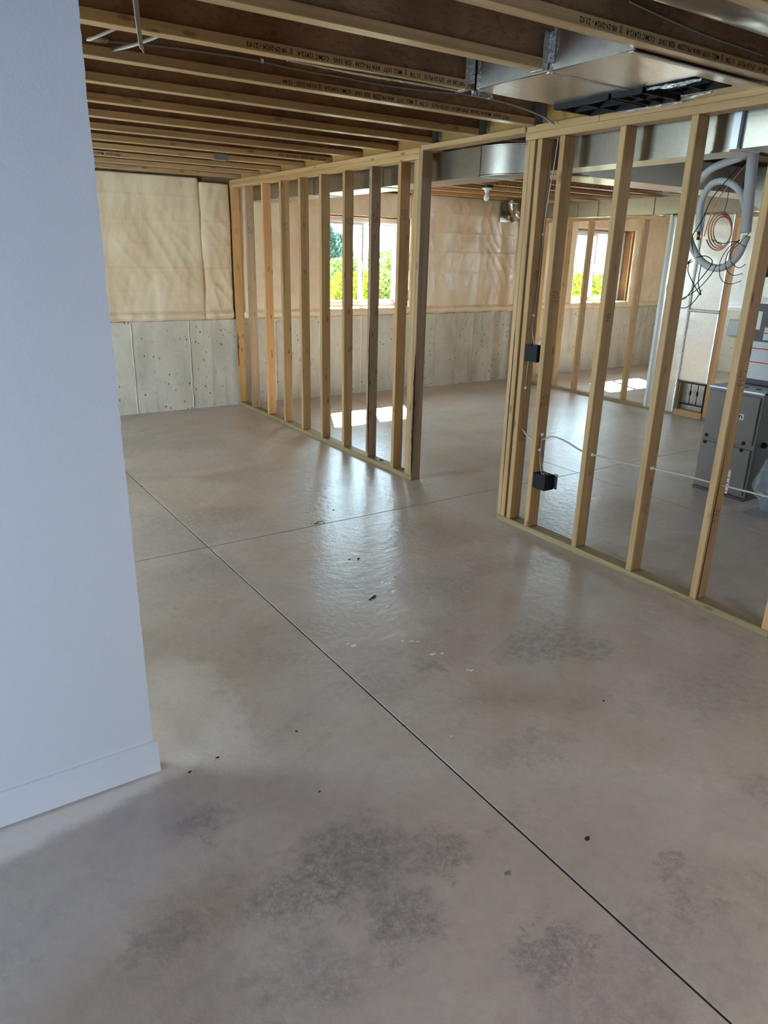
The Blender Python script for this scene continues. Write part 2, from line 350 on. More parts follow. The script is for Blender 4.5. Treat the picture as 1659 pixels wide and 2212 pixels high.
# left exterior wall with a walk-out door opening, back wall with a closed-off opening (both out of sight)
wl = struct(link('wall_left', bxm(.2, 8.8, 2.8), DRY, None, (XL-.1, -.1, 1.4)))
box('wall_end', XL-.2, XL, 6.1, YF2+.2, 0, 2.8, DRY, wl); box('wall_header', XL-.2, XL, 4.3, 6.1, 2.2, 2.8, DRY, wl)
wb = struct(link('wall_back', bxm(9.6, .2, 2.8), DRY, None, (3.0, YB-.1, 1.4)))
box('wall_end', XL, -4.1, YB-.2, YB, 0, 2.8, DRY, wb); box('wall_end', -2.7, -1.8, YB-.2, YB, 0, 2.8, DRY, wb); box('wall_header', -4.1, -2.7, YB-.2, YB, 2.0, 2.8, DRY, wb); box('wall_sill', -4.1, -2.7, YB-.2, YB, 0, .5, DRY, wb); box('opening_blocker', -4.1, -2.7, YB-.1, YB-.05, .5, 2.0, DRY, wb)  # last piece is a panel added to keep sky light out
cl = thing('fill_lamp', 'flat white fill lamp added under the joists, out of view', 'light', (-1.6, -.6, 2.44)); box('fill_lamp_housing', -2.2, -1.0, -.74, -.46, 2.385, 2.44, WHITEP, cl, .006)  # body of the added overhead fill lamp

# white drywall wall close on the left, torn edge, baseboard
YW, XE = 2.14, -2.772
wn = struct(thing('wall_near', 'x', 'x', (0, 0, 0))); del wn['label']; del wn['category']
bm = bmesh.new(); n = 150; fr = []; bk = []
for k in range(n+1):
    z = .015+2.415*k/n; j = R.uniform(-.0008, .0008)+.003*mnoise.noise(Vector((0, 0, z*9)))
    if k % 17 == 0: j += R.uniform(.0, .002)
    fr.append(bm.verts.new((XE-.012+j, YW, z))); bk.append(bm.verts.new((XE-.012+j*.5-.001, YW+.0127, z)))
l0 = bm.verts.new((XL, YW, fr[0].co.z)); l1 = bm.verts.new((XL, YW, fr[-1].co.z)); l2 = bm.verts.new((XL, YW+.0127, fr[0].co.z)); l3 = bm.verts.new((XL, YW+.0127, fr[-1].co.z))
bm.faces.new([l0]+fr+[l1]); bm.faces.new([l3]+bk[::-1]+[l2])
for k in range(n): bm.faces.new((fr[k], bk[k], bk[k+1], fr[k+1]))
bm.faces.new((l0, l2, bk[0], fr[0])); bm.faces.new((l1, fr[-1], bk[-1], l3))
link('drywall_sheet', mesh(bm), DRY, wn)
bm = bmesh.new()
for k in range(30):
    z = .12+2.3*R.random(); s = R.uniform(.001, .003)
    bmbox(bm, XE-.016, XE-.012+s*.8, YW+.001, YW+.011, z, z+s*2)
o = link('torn_edge', mesh(bm), GYP, wn); o['kind'] = 'stuff'
for k in range(8): box('stud', XE-.055-.406*k-.038, XE-.055-.406*k, YW+.013, YW+.102, .038, 2.36, WZ, wn)
box('bottom_plate', XL, XE-.055, YW+.013, YW+.102, 0, .038, WX, wn); box('top_plate', XL, XE-.055, YW+.013, YW+.102, 2.36, 2.435, WX, wn)
bb = bmesh.new(); bmbox(bb, XL, XE+.002, YW-.013, YW+.001, .008, .126)
for v in bb.verts:
    if v.co.z > .1 and v.co.y < YW-.01: v.co.y += .006
bs = struct(link('baseboard_near', mesh(bb), TRIM)); 
bm = bmesh.new(); bmbox(bm, XL, XE-.004, YW-.010, YW, .1262, .1302); link('caulk_bead', mesh(bm), TRIM, bs)

# ------------------------------------------------------------------ windows
def window(name, x0, x1, z0, z1, y, mull):
    w = struct(thing(name, 'x', 'x')); del w['label']; del w['category']
    t = .045
    for nm, q in (('frame_jamb', (x0, x0+t, z0, z1)), ('frame_jamb', (x1-t, x1, z0, z1)), ('frame_head', (x0+t, x1-t, z1-t, z1)), ('frame_sill', (x0+t, x1-t, z0, z0+t))):
        box(nm, q[0], q[1], y, y+.09, q[2], q[3], WHITEP, w, .003)
    for a, b, yy, m in ((x0+t, mull+.025, y+.012, WHITEP), (mull-.025, x1-t, y+.045, WHITEP)):
        s = .032; za, zb = z0+t, z1-t
        for nm, q in (('sash_stile', (a, a+s, za, zb)), ('sash_stile', (b-s, b, za, zb)), ('sash_rail', (a+s, b-s, za, za+s)), ('sash_rail', (a+s, b-s, zb-s, zb))):
            box(nm, q[0], q[1], yy, yy+.03, q[2], q[3], m, w, .002)
        box('pane', a+s-.003, b-s+.003, yy+.012, yy+.018, za+s-.003, zb-s+.003, GLASS, w)
    box('sash_track_cover', mull-.018, mull+.002, y+.045, y+.07, z0+t, z1-t, BARNISH, w)
    box('latch', mull-.005, mull+.012, y, y+.013, (z0+z1)/2-.07, (z0+z1)/2+.03, WHITEP, w, .003)
    # wooden rough jambs around the opening
    for nm, q in (('jamb_board', (x0-.04, x0, z0-.02, z1+.04)), ('jamb_board', (x1, x1+.04, z0-.02, z1+.04)), ('jamb_head', (x0, x1, z1, z1+.04))):
        box(nm, q[0], q[1], y-.13, y+.1, q[2], q[3], JAMB, w)
    return w
window('window_1', *W1, YF+.14, 1.79); window('window_2', *W2, YF2+.14, 6.2)

# ------------------------------------------------------------------ insulation blankets on the far wall
def blanket(name, x0, x1, z0, z1, y, label, mat=BLK, step=.014, amp=1., roll=True, tuft=.406, tilt=0., seed=0., axis='y'):
    nx = max(4, int((x1-x0)/step)); nz = max(4, int((z1-z0)/step)); bm = bmesh.new(); G = []
    for j in range(nz+1):
        row = []
        for i in range(nx+1):
            u, v = i/nx, j/nz; x = x0+(x1-x0)*u; z = z0+(z1-z0)*v
            p = Vector((x*1.3+seed, z*1.1, seed))
            d = .018*mnoise.noise(p)+.010*mnoise.noise(p*2.7)
            q = Vector(((x+z*.55)*7+seed, (z-x*.55)*1.6, 3.)); d += .011*(1-abs(mnoise.noise(q)))**3*(.4+.6*mnoise.noise(p*1.7+Vector((9, 0, 0))))
            q = Vector(((x-z*.3)*15, (z+x*.3)*4, seed)); d += .0035*mnoise.noise(q)
            ph = ((x-x0)/tuft) % 1.0; d -= .006*math.exp(-((min(ph, 1-ph))/.14)**2)
            fz = ((z-z0+.05) % .235)-.117; d += .0035*math.exp(-(fz/.006)**2)
            d *= amp
            e = min(u, 1-u)*(x1-x0); d += -.012*math.exp(-e/.02)
            zz = z
            if roll:
                h = z-z0
                if h < .10: 
                    d += .022*math.sin(math.pi*min(1, max(0, h/.10)))+.006*mnoise.noise(Vector((x*9, 0, seed)))*(h < .08); d -= .03*max(0, 1-h/.02)
                    zz += .006*mnoise.noise(Vector((x*6, 4, seed)))*(1-h/.10)
            if axis == 'y': row.append(bm.verts.new((x, y-.022-d, zz)))
            else: row.append(bm.verts.new((y-.022-d, x, zz)))
        G.append(row)
    for a, b in zip(G, G[1:]):
        for i in range(nx): bm.faces.new((a[i], a[i+1], b[i+1], b[i]))
    # turned-back edges give the blanket its thickness
    rim = G[0]+[r[-1] for r in G[1:]]+G[-1][-2::-1]+[r[0] for r in G[-2:0:-1]]
    back = []
    for v in rim:
        c = v.co.copy()
        if axis == 'y': c.y = y+.005
        else: c.x = y+.005
        back.append(bm.verts.new(c))
    for k in range(len(rim)): bm.faces.new((rim[k], back[k], back[(k+1) % len(rim)], rim[(k+1) % len(rim)]))
    return tag(link(name, mesh(bm, True), mat), label, 'insulation')
BT = 2.425
blanket('insulation_blanket', -5.9, -1.7, .985, BT, YF-.016, 'cream insulation blanket on the far wall, beyond the white drywall wall', step=.05, seed=2)
blanket('insulation_blanket', -1.72, -.36, .985, BT, YF-.016, 'broad cream insulation blanket above dark concrete, left of the stud partition', seed=5)
blanket('insulation_blanket', -.37, -.02, .985, 2.39, YF-.016, 'narrow puckered insulation strip tucked against the end of the long stud partition', amp=1.7, tuft=.35, seed=11)
blanket('insulation_blanket', .093, W1[0]-.01, .985, BT, YF-.016, 'wrinkled insulation blanket behind the partition studs, beside the first window', amp=1.1, seed=17)
blanket('insulation_blanket', W1[0]-.04, W1[1]+.05, 2.15, BT, YF-.016, 'short insulation blanket over the head of the first window', seed=23, roll=False)
blanket('insulation_blanket', W1[1]+.04, 4.27, .985, BT+.02, YF-.016, 'shiny creased insulation blanket between the first window and the tin elbow', amp=1.35, seed=29)
blanket('insulation_blanket', 4.41, W2[0]-.01, .985, BT, YF2-.016, 'insulation blanket behind the inner partition, left of the second window', seed=31)
blanket('insulation_blanket', W2[0]-.04, W2[1]+.05, 2.16, BT, YF2-.016, 'short insulation blanket over the head of the second window', seed=37, roll=False)
blanket('insulation_blanket', W2[1]+.04, XR, .985, BT, YF2-.016, 'insulation blanket right of the second window, by the room corner', seed=41)
blanket('insulation_blanket', 3.2, YF2, .985, BT, XR-.016, 'white poly sheet on the side wall, seen past the furnace', mat=BLKW, seed=43, axis='x', step=.03)
def sill(x0, x1, y, label):
    bm = bmesh.new(); nx = 60; prof = [(.14, 1.083), (.06, 1.086), (.0, 1.088), (-.025, 1.080), (-.042, 1.06), (-.048, 1.03), (-.040, 1.005), (-.02, .987), (.05, .983)]; G = []
    for i in range(nx+1):
        x = x0+(x1-x0)*i/nx; d = .012*mnoise.noise(Vector((x*7, y, 0)))+.006*mnoise.noise(Vector((x*19, y, 2)))
        G.append([bm.verts.new((x, y+a-(d if a < .03 else 0), b+d*.5*(a < .1))) for a, b in prof])
    for A, B in zip(G, G[1:]):
        for k in range(len(prof)-1): bm.faces.new((A[k], B[k], B[k+1], A[k+1]))
    bm.faces.new(G[0]); bm.faces.new(G[-1][::-1])
    return tag(link('insulation_sill_wrap', mesh(bm, True), BLK), label, 'insulation')
sill(W1[0]-.03, W1[1]+.06, YF, 'rolled insulation wrapped over the sill of the first window'); sill(W2[0]-.03, W2[1]+.06, YF2, 'rolled insulation wrapped over the sill of the second window')
# rim boards above the blankets
tag(box('rim_board', XL, 4.3, YF+.03, YF+.06, 2.43, 2.74, OSB), 'dark rim board above the far wall insulation', 'board')
tag(box('rim_board', 4.3, XR, YF2+.03, YF2+.06, 2.43, 2.74, OSB), 'dark rim board above the second window wall', 'board')

# ------------------------------------------------------------------ beam and I-joists
beam = thing('laminated_beam', 'yellowish laminated beam above the stud partitions carrying the joist hangers', 'beam', (0, 0, ZJ))
box('beam_ply', .045, .0885, YB, YF+.03, ZJ, ZTOP, LVL, beam); box('beam_ply', .089, .133, YB, YF+.03, ZJ, ZTOP, LVL, beam)
box('nailer', -.012, .10, 3.49, 4.52, 2.405, ZJ-.001, WY, beam, .002)
JY = lambda i: 1.958+.488*i
def joist(i, x0, x1, label, group=None, hang=None, txt=None, side=1):
    y = JY(i); t = thing('floor_joist', label, 'joist', ((x0+x1)/2, y+.03, ZJ), group)
    fl = box('bottom_flange', x0, x1, y, y+.063, ZJ, ZJ+.038, FL, t, .002)
    box('web', x0, x1, y+.027, y+.037, ZJ+.037, ZTOP-.036, WEB, t); box('top_flange', x0, x1, y, y+.063, ZTOP-.037, ZTOP-.0005, FL, t)
    if hang is not None:
        s = 1 if hang > (x0+x1)/2 else -1; bm = bmesh.new(); hw = .030 if hang < -.5 else .055; a, b = sorted((hang-s*hw, hang)); h = .13
        bmbox(bm, a, b, y-.003, y-.0005, ZJ-.002, ZJ+h); bmbox(bm, a, b, y+.0635, y+.066, ZJ-.002, ZJ+h); bmbox(bm, a, b, y-.003, y+.066, ZJ-.0045, ZJ-.0015)
        a, b = sorted((hang-s*.004, hang-s*.001)); bmbox(bm, a, b, y-.035, y-.002, ZJ+.02, ZJ+h); bmbox(bm, a, b, y+.065, y+.098, ZJ+.02, ZJ+h)
        for v in bm.verts: v.co -= t.location
        link('hanger', mesh(bm), FOILC if i in (1, 2) and s > 0 and hang < -.5 else HANG, t)
    if txt:
        s, xr, ln = txt; text('lettering', s, (xr, y-.0008, ZJ+.031), (-1, 0, 0), (0, 0, -1), ln, .024, INK, fl)
    return t
CODE = 'PWI 285 60   LPI-20 PLUS   11 7/8   ||  MILL 1077   APA PR-L238   ESR 1305   CCMC 12412-R   ||  '
FULL = 'PWT I-Joists   Made in Canada   '+CODE
PL = 'I-joist with pale unprinted flange and dark web hung from the laminated beam'
GR = 'plain floor joists over the left room'
for i in range(-3, 13):
    lab, g, xe, hg, tx = PL, GR, .043, .043, None
    nm = {4: 'plain I-joist next beyond the one printed 15:44', 5: 'second plain I-joist beyond the one printed 15:44', 6: 'third plain I-joist beyond the one printed 15:44', 7: 'plain I-joist just before the one printed 11:36', 9: 'plain I-joist carrying the small grey steel plate', 11: 'plain I-joist with a dark cable loop drooping under it', 12: 'plain I-joist closest to the far insulated wall'}
    if i in nm: lab, g = nm[i], None
    if i < 0: lab, g = 'I-joist overhead nearer than the foil duct box, beside the round duct', 'joists behind the foil box'
    if i == 0: lab, g, tx = 'I-joist printed 08-29-2024 - 21:02 along the edge of the foil duct box', None, (CODE+'08-29-2024 - 21:02', -.10, 1.152)
    if i == 1: lab, g, xe, hg = 'short unprinted I-joist ending at the middle of the foil duct box', None, -.90, -.90
    if i == 2: lab, g, xe, hg, tx = 'short I-joist printed 08-29-2024 - 21:03 ending at the foil box corner', None, -.90, -.90, (CODE+'08-29-2024 - 21:03', -.925, 1.07)
    if i == 3: lab, g, tx = 'I-joist printed 01-06-2025 - 15:44 with a grey cable stapled to its web', None, (FULL+'01-06-2025 - 15:44', -.207, 1.40)
    if i == 8: lab, g, tx = 'I-joist printed 08-29-2024 - 11:36 ending over the stud partition', None, (CODE+'08-29-2024 - 11:36', .6, 1.045)
    if i == 8: tx = ('ESR 1305   CCMC 12412-R   ||  08-29-2024 - 11:36', -.02, .43)
    if i == 10: lab, g, tx = 'I-joist with printed maker mark running out past the white drywall edge', None, (FULL+'01-06-2025 - 15:44', -1.446, 1.40)
    joist(i, XL, xe, lab, g, hg if i < 6 else None, tx)
for i in range(-3, 13):
    lab, g, tx = 'unprinted I-joist over the furnace room running from the beam to the side wall', 'joists over the furnace room', None
    if i in (8, 9): lab = 'I-joist with dark printing over the furnace room near the bulb'; g = 'printed joists near the bulb'; tx = (FULL+'08-29-2024 - 11:36', 3.55-.15*(i-8), 1.4)
    if i == 10: lab = 'I-joist with a short dark print above the far blanket in the furnace room'; g = None; tx = (FULL, 2.6, .62)
    joist(i, .135, XR, lab, g, None, tx)
t = thing('joist_guard_plate', 'small grey steel plate wrapped under a joist near the far blanket', 'plate', (-.75, JY(9), ZJ))
bm = bmesh.new(); bmbox(bm, -.81, -.69, JY(9)-.004, JY(9)-.001, ZJ-.004, ZJ+.042); bmbox(bm, -.81, -.69, JY(9)-.004, JY(9)+.067, ZJ-.005, ZJ-.002)
for v in bm.verts: v.co -= t.location
link('steel_plate', mesh(bm), plain('dull_plate', (.30, .28, .26), .5, .6), t)

# ================================================================== STUD PARTITIONS
def stampmesh(cols=3, rows=7, w=.055, h=.075):
    bm = bmesh.new()
    for c in range(cols):
        for r in range(rows):
            if R.random() < .15: continue
            x = (c/cols-.5)*w+R.uniform(-.002, .002); z = (r/rows-.5)*h; a = R.uniform(.006, .012); b = R.uniform(.002, .006)
            vs = [bm.verts.new(q) for q in ((x, 0, z), (x+a, 0, z), (x+a, 0, z+b), (x, 0, z+b))]; bm.faces.new(vs)
    return mesh(bm)
STM = [stampmesh() for k in range(4)]+[stampmesh(2, 6, .03, .05) for k in range(2)]
def stamp(stud, x, y, z, k):
    p = stud.location+stud.parent.location
    return link('grade_stamp', STM[k % len(STM)], STAMP, stud, (x-p[0], y-p[1], z-p[2]))
def bark(stud, x, y, z0, z1, w=.012, face='corner'):
    bm = bmesh.new(); n = 40; A = []
    for k in range(n+1):
        z = z0+(z1-z0)*k/n; e = math.sin(math.pi*k/n)**.5; a = w*e*(.5+.8*abs(mnoise.noise(Vector((z*14, x, y))))); b = w*.8*e*(.4+.8*abs(mnoise.noise(Vector((z*11, y, 5)))))
        A.append([bm.verts.new(q) for q in ((x-.0008, y+a, z), (x-.0012, y-.0012, z), (x+b, y-.0008, z))])
    for P, Q in zip(A, A[1:]):
        for k in (0, 1): bm.faces.new((P[k], P[k+1], Q[k+1], Q[k]))
    p = stud.location+stud.parent.location
    for v in bm.verts: v.co -= p
    return link('bark_edge', mesh(bm), BARK, stud)
D = .089
pa = thing('stud_partition', 'long open stud partition reaching the far wall, with a doubled end post at the doorway', 'stud wall', (0, 6.3, 0))
box('bottom_plate', 0, D, 4.513, 6.9, 0, .038, WPY, pa, .003); box('bottom_plate', 0, D, 6.902, YF-.002, 0, .038, WPY, pa, .003)
HT = 2.430
box('top_plate', 0, D, 4.552, YF-.005, HT-.076, HT-.0385, WY, pa, .002); box('top_plate', 0, D, 4.552, 7.35, HT-.038, HT, WY, pa, .002)
box('top_plate', 0, D, 7.352, YF-.002, HT-.038, HT, WY, pa, .002)
ys_ = [8.017, 7.642, 7.222, 6.815, 6.418, 6.02, 5.62, 5.208, 4.812]
mats = [WZ, WGZ, WOZ, WZ, WZ, WZ, WZ, WGZ, WZ]
ST = []
for k, y in enumerate(ys_):
    s = box('stud', 0, D, y-.038, y, .0385, HT-.0765, mats[k], pa, .003); ST.append(s)
    if k not in (2, 5): stamp(s, .045, y-.0392, 1.93 if k < 3 else 1.92+.01*k, k)
    if k in (0, 2, 4): stamp(s, .05, y-.0392, 1.55, 4)
    if k in (2, 3, 4, 6): stamp(s, .055, y-.0392, .62+.05*k, 5)
bark(ST[0], 0, 7.979, .45, .85, .022); bark(ST[7], 0, 5.17, .06, 1.15, .014)
e1 = box('end_stud', 0, D, 4.513, 4.5505, .0385, HT-.0385+.038, WGZ, pa, .003); box('end_stud', 0, D, 4.5515, 4.5885, .0385, HT-.0765, WZ, pa, .003); box('spacer_stud', .004, D, 4.5895, 4.615, .0385, HT-.0765, WZ, pa, .003)
bark(e1, 0, 4.513, .04, 1.02, .02)

pb = thing('stud_partition', 'open stud partition in front of the furnace, carrying black electrical boxes', 'stud wall', (0, 2.0, 0))
box('bottom_plate', 0, D, -.9, 1.53, 0, .038, WPY, pb, .003); box('bottom_plate', 0, D, 1.532, 3.49, 0, .038, WPY, pb, .003)
box('top_plate', 0, D, -.9, 3.495, HT-.066, HT-.0285, WY, pb, .002); box('top_plate', 0, D, -.9, 2.95, HT-.028, HT+.010, WY, pb, .002); box('top_plate', 0, D, 2.952, 3.495, HT-.028, HT+.010, WY, pb, .002)
ZT = HT-.0665
SB = []
for y0, y1, m in ((3.452, 3.49, WZ), (3.413, 3.451, WZ), (3.355, 3.393, WZ), (3.182, 3.22, WZ), (2.765, 2.803, WZ), (2.35, 2.388, WZ), (1.934, 1.972, WZ), (1.534, 1.572, WOZ), (1.13, 1.168, WZ), (.72, .758, WZ), (.32, .358, WZ)):
    SB.append(box('stud', 0, D, y0, y1, .0385, ZT, m, pb, .003))
for k, (i, z) in enumerate(((2, 1.62), (2, .62), (3, 1.5), (3, .88), (4, 1.42), (4, .52), (5, .42), (6, 1.2), (6, .5))): stamp(SB[i], .05, (3.354, 3.181, 2.764, 2.349, 1.933)[i-2], z, k)
bark(SB[0], 0, 3.452, .3, 1.3, .006)
# split running down the stud in front of the furnace
bm = bmesh.new(); A = []
for k in range(31):
    z = .04+.95*k/30; w = .0045*min(1, (31-k)/14); x = .018+.010*k/30
    A.append((bm.verts.new((x-w, 1.9335, z)), bm.verts.new((x+w, 1.9335, z))))
for P, Q in zip(A, A[1:]): bm.faces.new((P[0], P[1], Q[1], Q[0]))
p = SB[6].location+SB[6].parent.location
for v in bm.verts: v.co -= p
link('split', mesh(bm), BARK, SB[6])

X2 = 4.31; Z2 = 2.215
pc = thing('stud_partition', 'inner stud partition under the far duct, parallel to the front one', 'stud wall', (X2, 6, 0))
box('bottom_plate', X2, X2+D, 4.2, YF2-.03, 0, .038, WPY, pc, .003); box('top_plate', X2, X2+D, 4.2, YF2-.05, Z2-.04, Z2-.002, WY, pc)
for y in (7.98, 7.60, 7.17, 6.80, 6.37, 5.97, 5.555, 5.17, 4.80, 4.36): box('stud', X2, X2+D, y-.038, y, .0385, Z2-.0405, WZ if y != 4.80 else WOZ, pc, .003)

# foil-faced return chase on the inner partition
ch = thing('return_air_chase', 'foil-faced return air chase on the inner partition with a filter slot at its foot', 'duct', (X2, 5.2, 0))
def foilsheet(name, y0, y1, z0, z1, x=X2-.004):
    nx, nz = max(3, int((y1-y0)/.02)), max(3, int((z1-z0)/.02)); bm = bmesh.new(); G = []
    for j in range(nz+1):
        G.append([bm.verts.new((x-.004*mnoise.noise(Vector((y0+(y1-y0)*i/nx*3, (z0+(z1-z0)*j/nz)*7, x)))-.002-X2, y0+(y1-y0)*i/nx-5.2, z0+(z1-z0)*j/nz)) for i in range(nx+1)])
    for a, b in zip(G, G[1:]):
        for i in range(nx): bm.faces.new((a[i], a[i+1], b[i+1], b[i]))
    rim = G[0]+[r[-1] for r in G[1:]]+G[-1][-2::-1]+[r[0] for r in G[-2:0:-1]]; bk = [bm.verts.new((v.co.x+.008, v.co.y, v.co.z)) for v in rim]
    for k in range(len(rim)): bm.faces.new((rim[k], bk[k], bk[(k+1) % len(rim)], rim[(k+1) % len(rim)]))
    return link(name, mesh(bm, True), FOIL, ch)
foilsheet('foil_panel', 5.176, 5.56, .012, Z2); foilsheet('foil_panel', 4.79, 5.172, .40, 1.196); foilsheet('foil_panel', 4.79, 5.172, 1.204, Z2)
box('foil_seam', X2-.022, X2-.004, 5.165, 5.18, .40, Z2, FOILC, ch); box('foil_seam', X2-.02, X2-.004, 4.79, 5.17, 1.192, 1.208, FOILC, ch); box('foil_edge', X2-.03, X2-.004, 5.545, 5.58, .03, Z2, FOILC, ch)
for z in (.33, .52, .71, .9, 1.08, 1.35): box('tape_tab', X2-.024, X2-.006, 5.15, 5.19, z, z+.012, FOILC, ch)
# filter slot
box('slot_back', X2+.085, X2+.095, 4.80, 5.16, .03, .40, FOIL, ch); box('slot_side', X2-.01, X2+.085, 5.145, 5.165, .03, .40, BOXW, ch); box('slot_side', X2-.01, X2+.085, 4.795, 4.81, .03, .40, BLACK, ch)
box('slot_base', X2-.012, X2+.085, 4.795, 5.165, .002, .075, WY, ch, .002); box('slot_rail', X2+.03, X2+.04, 4.81, 5.145, .135, .150, BLACK, ch); box('slot_rail', X2-.006, X2+.02, 4.795, 5.165, .388, .402, BLACK, ch)
for y in (4.92, 5.01): box('slot_rod', X2+.035, X2+.041, y-.003, y+.003, .15, .39, BLACK, ch); box('rod_clip', X2+.03, X2+.045, y-.01, y+.01, .25, .30, BLACK, ch)
bm = bmesh.new()
for k in range(18): y = 4.82+.018*k; bmbox(bm, X2+.06, X2+.0615, y, y+.0012, .08, .39)
for k in range(17): z = .09+.018*k; bmbox(bm, X2+.06, X2+.0615, 4.81, 5.145, z, z+.0012)
for v in bm.verts: v.co -= ch.location
o = link('wire_mesh', mesh(bm), HANG, ch); o['kind'] = 'stuff'

# ================================================================== DUCTWORK
def loft(name, secs, mat, parent=None, smooth=False):
    bm = bmesh.new(); rg = [[bm.verts.new(p) for p in s] for s in secs]; n = len(rg[0])
    for A, B in zip(rg, rg[1:]):
        for k in range(n): bm.faces.new((A[k], A[(k+1) % n], B[(k+1) % n], B[k]))
    bm.faces.new(rg[0]); bm.faces.new(rg[-1][::-1])
    if parent is not None:
        for v in bm.verts: v.co -= parent.location
    return link(name, mesh(bm), mat, parent)
ZB, ZD = 2.222, 2.403
tr = thing('supply_trunk_duct', 'galvanized rectangular trunk duct with a curved elbow behind the doorway', 'duct', (.3, 4.07, ZB))
def ysec(y, a=.15, b=.45): return [(a, y, ZB), (b, y, ZB), (b, y, ZD), (a, y, ZD)]
yy = [4.075, 5.25, 6.4, 7.5, YF-.1]
for a, b in zip(yy, yy[1:]):
    loft('duct_section', [ysec(a+.002), ysec(b-.002)], GALV, tr)
for y in yy[1:-1]:
    bm = bmesh.new(); bmbox(bm, .142, .458, y-.014, y+.014, ZB-.006, ZD-.001)
    for v in bm.verts: v.co -= tr.location
    link('drive_cleat', mesh(bm), GALV, tr)
secs = []
for k in range(25):
    t = math.pi/2*k/24; c, s = math.cos(t), math.sin(t); P = lambda r: (.65-r*c, 4.07-r*s)
    a, b = P(.50), P(.20); secs.append([(*a, ZB), (*b, ZB), (*b, ZD), (*a, ZD)])
el = loft('elbow', secs, GALV, tr)
for f in el.data.polygons: f.use_smooth = True
el.data.set_sharp_from_angle(angle=math.radians(40))
for z in (ZB-.004, ZD-.008):   # rolled seams along the elbow edge
    tube('elbow_seam', [Vector((.65-.505*math.cos(t), 4.07-.505*math.sin(t), z+.005))-tr.location for t in [math.pi/2*k/24 for k in range(25)]], .006, GALV, tr, 6, raw=True)
bm = bmesh.new(); bmbox(bm, .142, .458, 4.062, 4.085, ZB-.008, ZD-.001)
for v in bm.verts: v.co -= tr.location
link('drive_cleat', mesh(bm), GALV, tr)
def xsec(x, a=3.57, b=3.87): return [(x, a, ZB), (x, b, ZB), (x, b, ZD), (x, a, ZD)]
for a, b in ((.652, 1.85), (1.854, 3.05), (3.054, 4.10)): loft('duct_section', [xsec(a), xsec(b)], GALV, tr)
for x in (1.852, 3.052):
    bm = bmesh.new(); bmbox(bm, x-.014, x+.014, 3.562, 3.878, ZB-.006, ZD-.001)
    for v in bm.verts: v.co -= tr.location
    link('drive_cleat', mesh(bm), GALV, tr)
rd = thing('branch_duct', 'galvanized duct along the top of the furnace-side studs, bright flange below', 'duct', (.24, 2.9, ZB))
loft('duct_section', [ysec(2.245, .15, .335), ysec(3.56, .15, .335)], GALV, rd)
bm = bmesh.new(); bmbox(bm, .143, .342, 2.225, 2.262, ZB-.003, ZD-.001)
for v in bm.verts: v.co -= rd.location
link('end_cleat', mesh(bm), LID, rd)
loft('end_section', [ysec(1.2, .17, .42), ysec(2.222, .17, .42)], GALV, rd)
loft('bottom_flange', [[(.143, 2.26, ZB-.012), (.342, 2.26, ZB-.012), (.342, 2.26, ZB-.001), (.143, 2.26, ZB-.001)], [(.143, 3.55, ZB-.012), (.342, 3.55, ZB-.012), (.342, 3.55, ZB-.001), (.143, 3.55, ZB-.001)]], GALV, rd)
ft = thing('return_trunk_duct', 'pale lit sheet-metal trunk duct running above the inner partition', 'duct', (4.4, 6, ZB))
yy = [3.3, 4.6, 5.8, 6.95, YF2-.12]
for a, b in zip(yy, yy[1:]): loft('duct_section', [ysec(a+.002, 4.25, 4.65), ysec(b-.002, 4.25, 4.65)], GALV, ft)
for y in (4.6, 5.8, 6.62, 6.95, 7.6):
    bm = bmesh.new(); bmbox(bm, 4.24, 4.66, y-.012, y+.012, ZB-.004, ZD-.001)
    for v in bm.verts: v.co -= ft.location
    link('drive_cleat', mesh(bm), GALV, ft)
# tin elbow at the far wall
te = thing('round_duct_elbow', 'small tin round elbow with foil tape high on the far blanket', 'duct', (4.0, 7.85, 2.3))
cen = [(3.92, 7.80, 2.44), (3.92, 7.80, 2.40), (3.93, 7.80, 2.35), (3.97, 7.81, 2.30), (4.03, 7.84, 2.265), (4.08, 7.90, 2.25), (4.10, 7.98, 2.25)]
tube('elbow_gores', [Vector(c)-te.location for c in cen], .062, GALV, te, 16, 3)
for c in (1, 3, 5): lathe('tape_band', [(.064, -.012), (.068, -.006), (.068, .006), (.064, .012)], cen[c], FOILC, te)
box('wall_plate', 3.86, 4.16, 7.965, 7.975, 2.17, 2.42, GALV, te)
# round duct between the joists, top right
rp = thing('round_duct', 'shiny round galvanized duct lying in the joist bay overhead', 'duct', (-1.5, 1.72, 2.585))
for a, b in ((-4.5, -3.0), (-3.0, -1.5), (-1.5, -.02)): tube('pipe_length', [Vector((a+.002, 1.735, 2.595))-rp.location, Vector((b-.002, 1.735, 2.595))-rp.location], .115, GALV, rp, 32, raw=True)

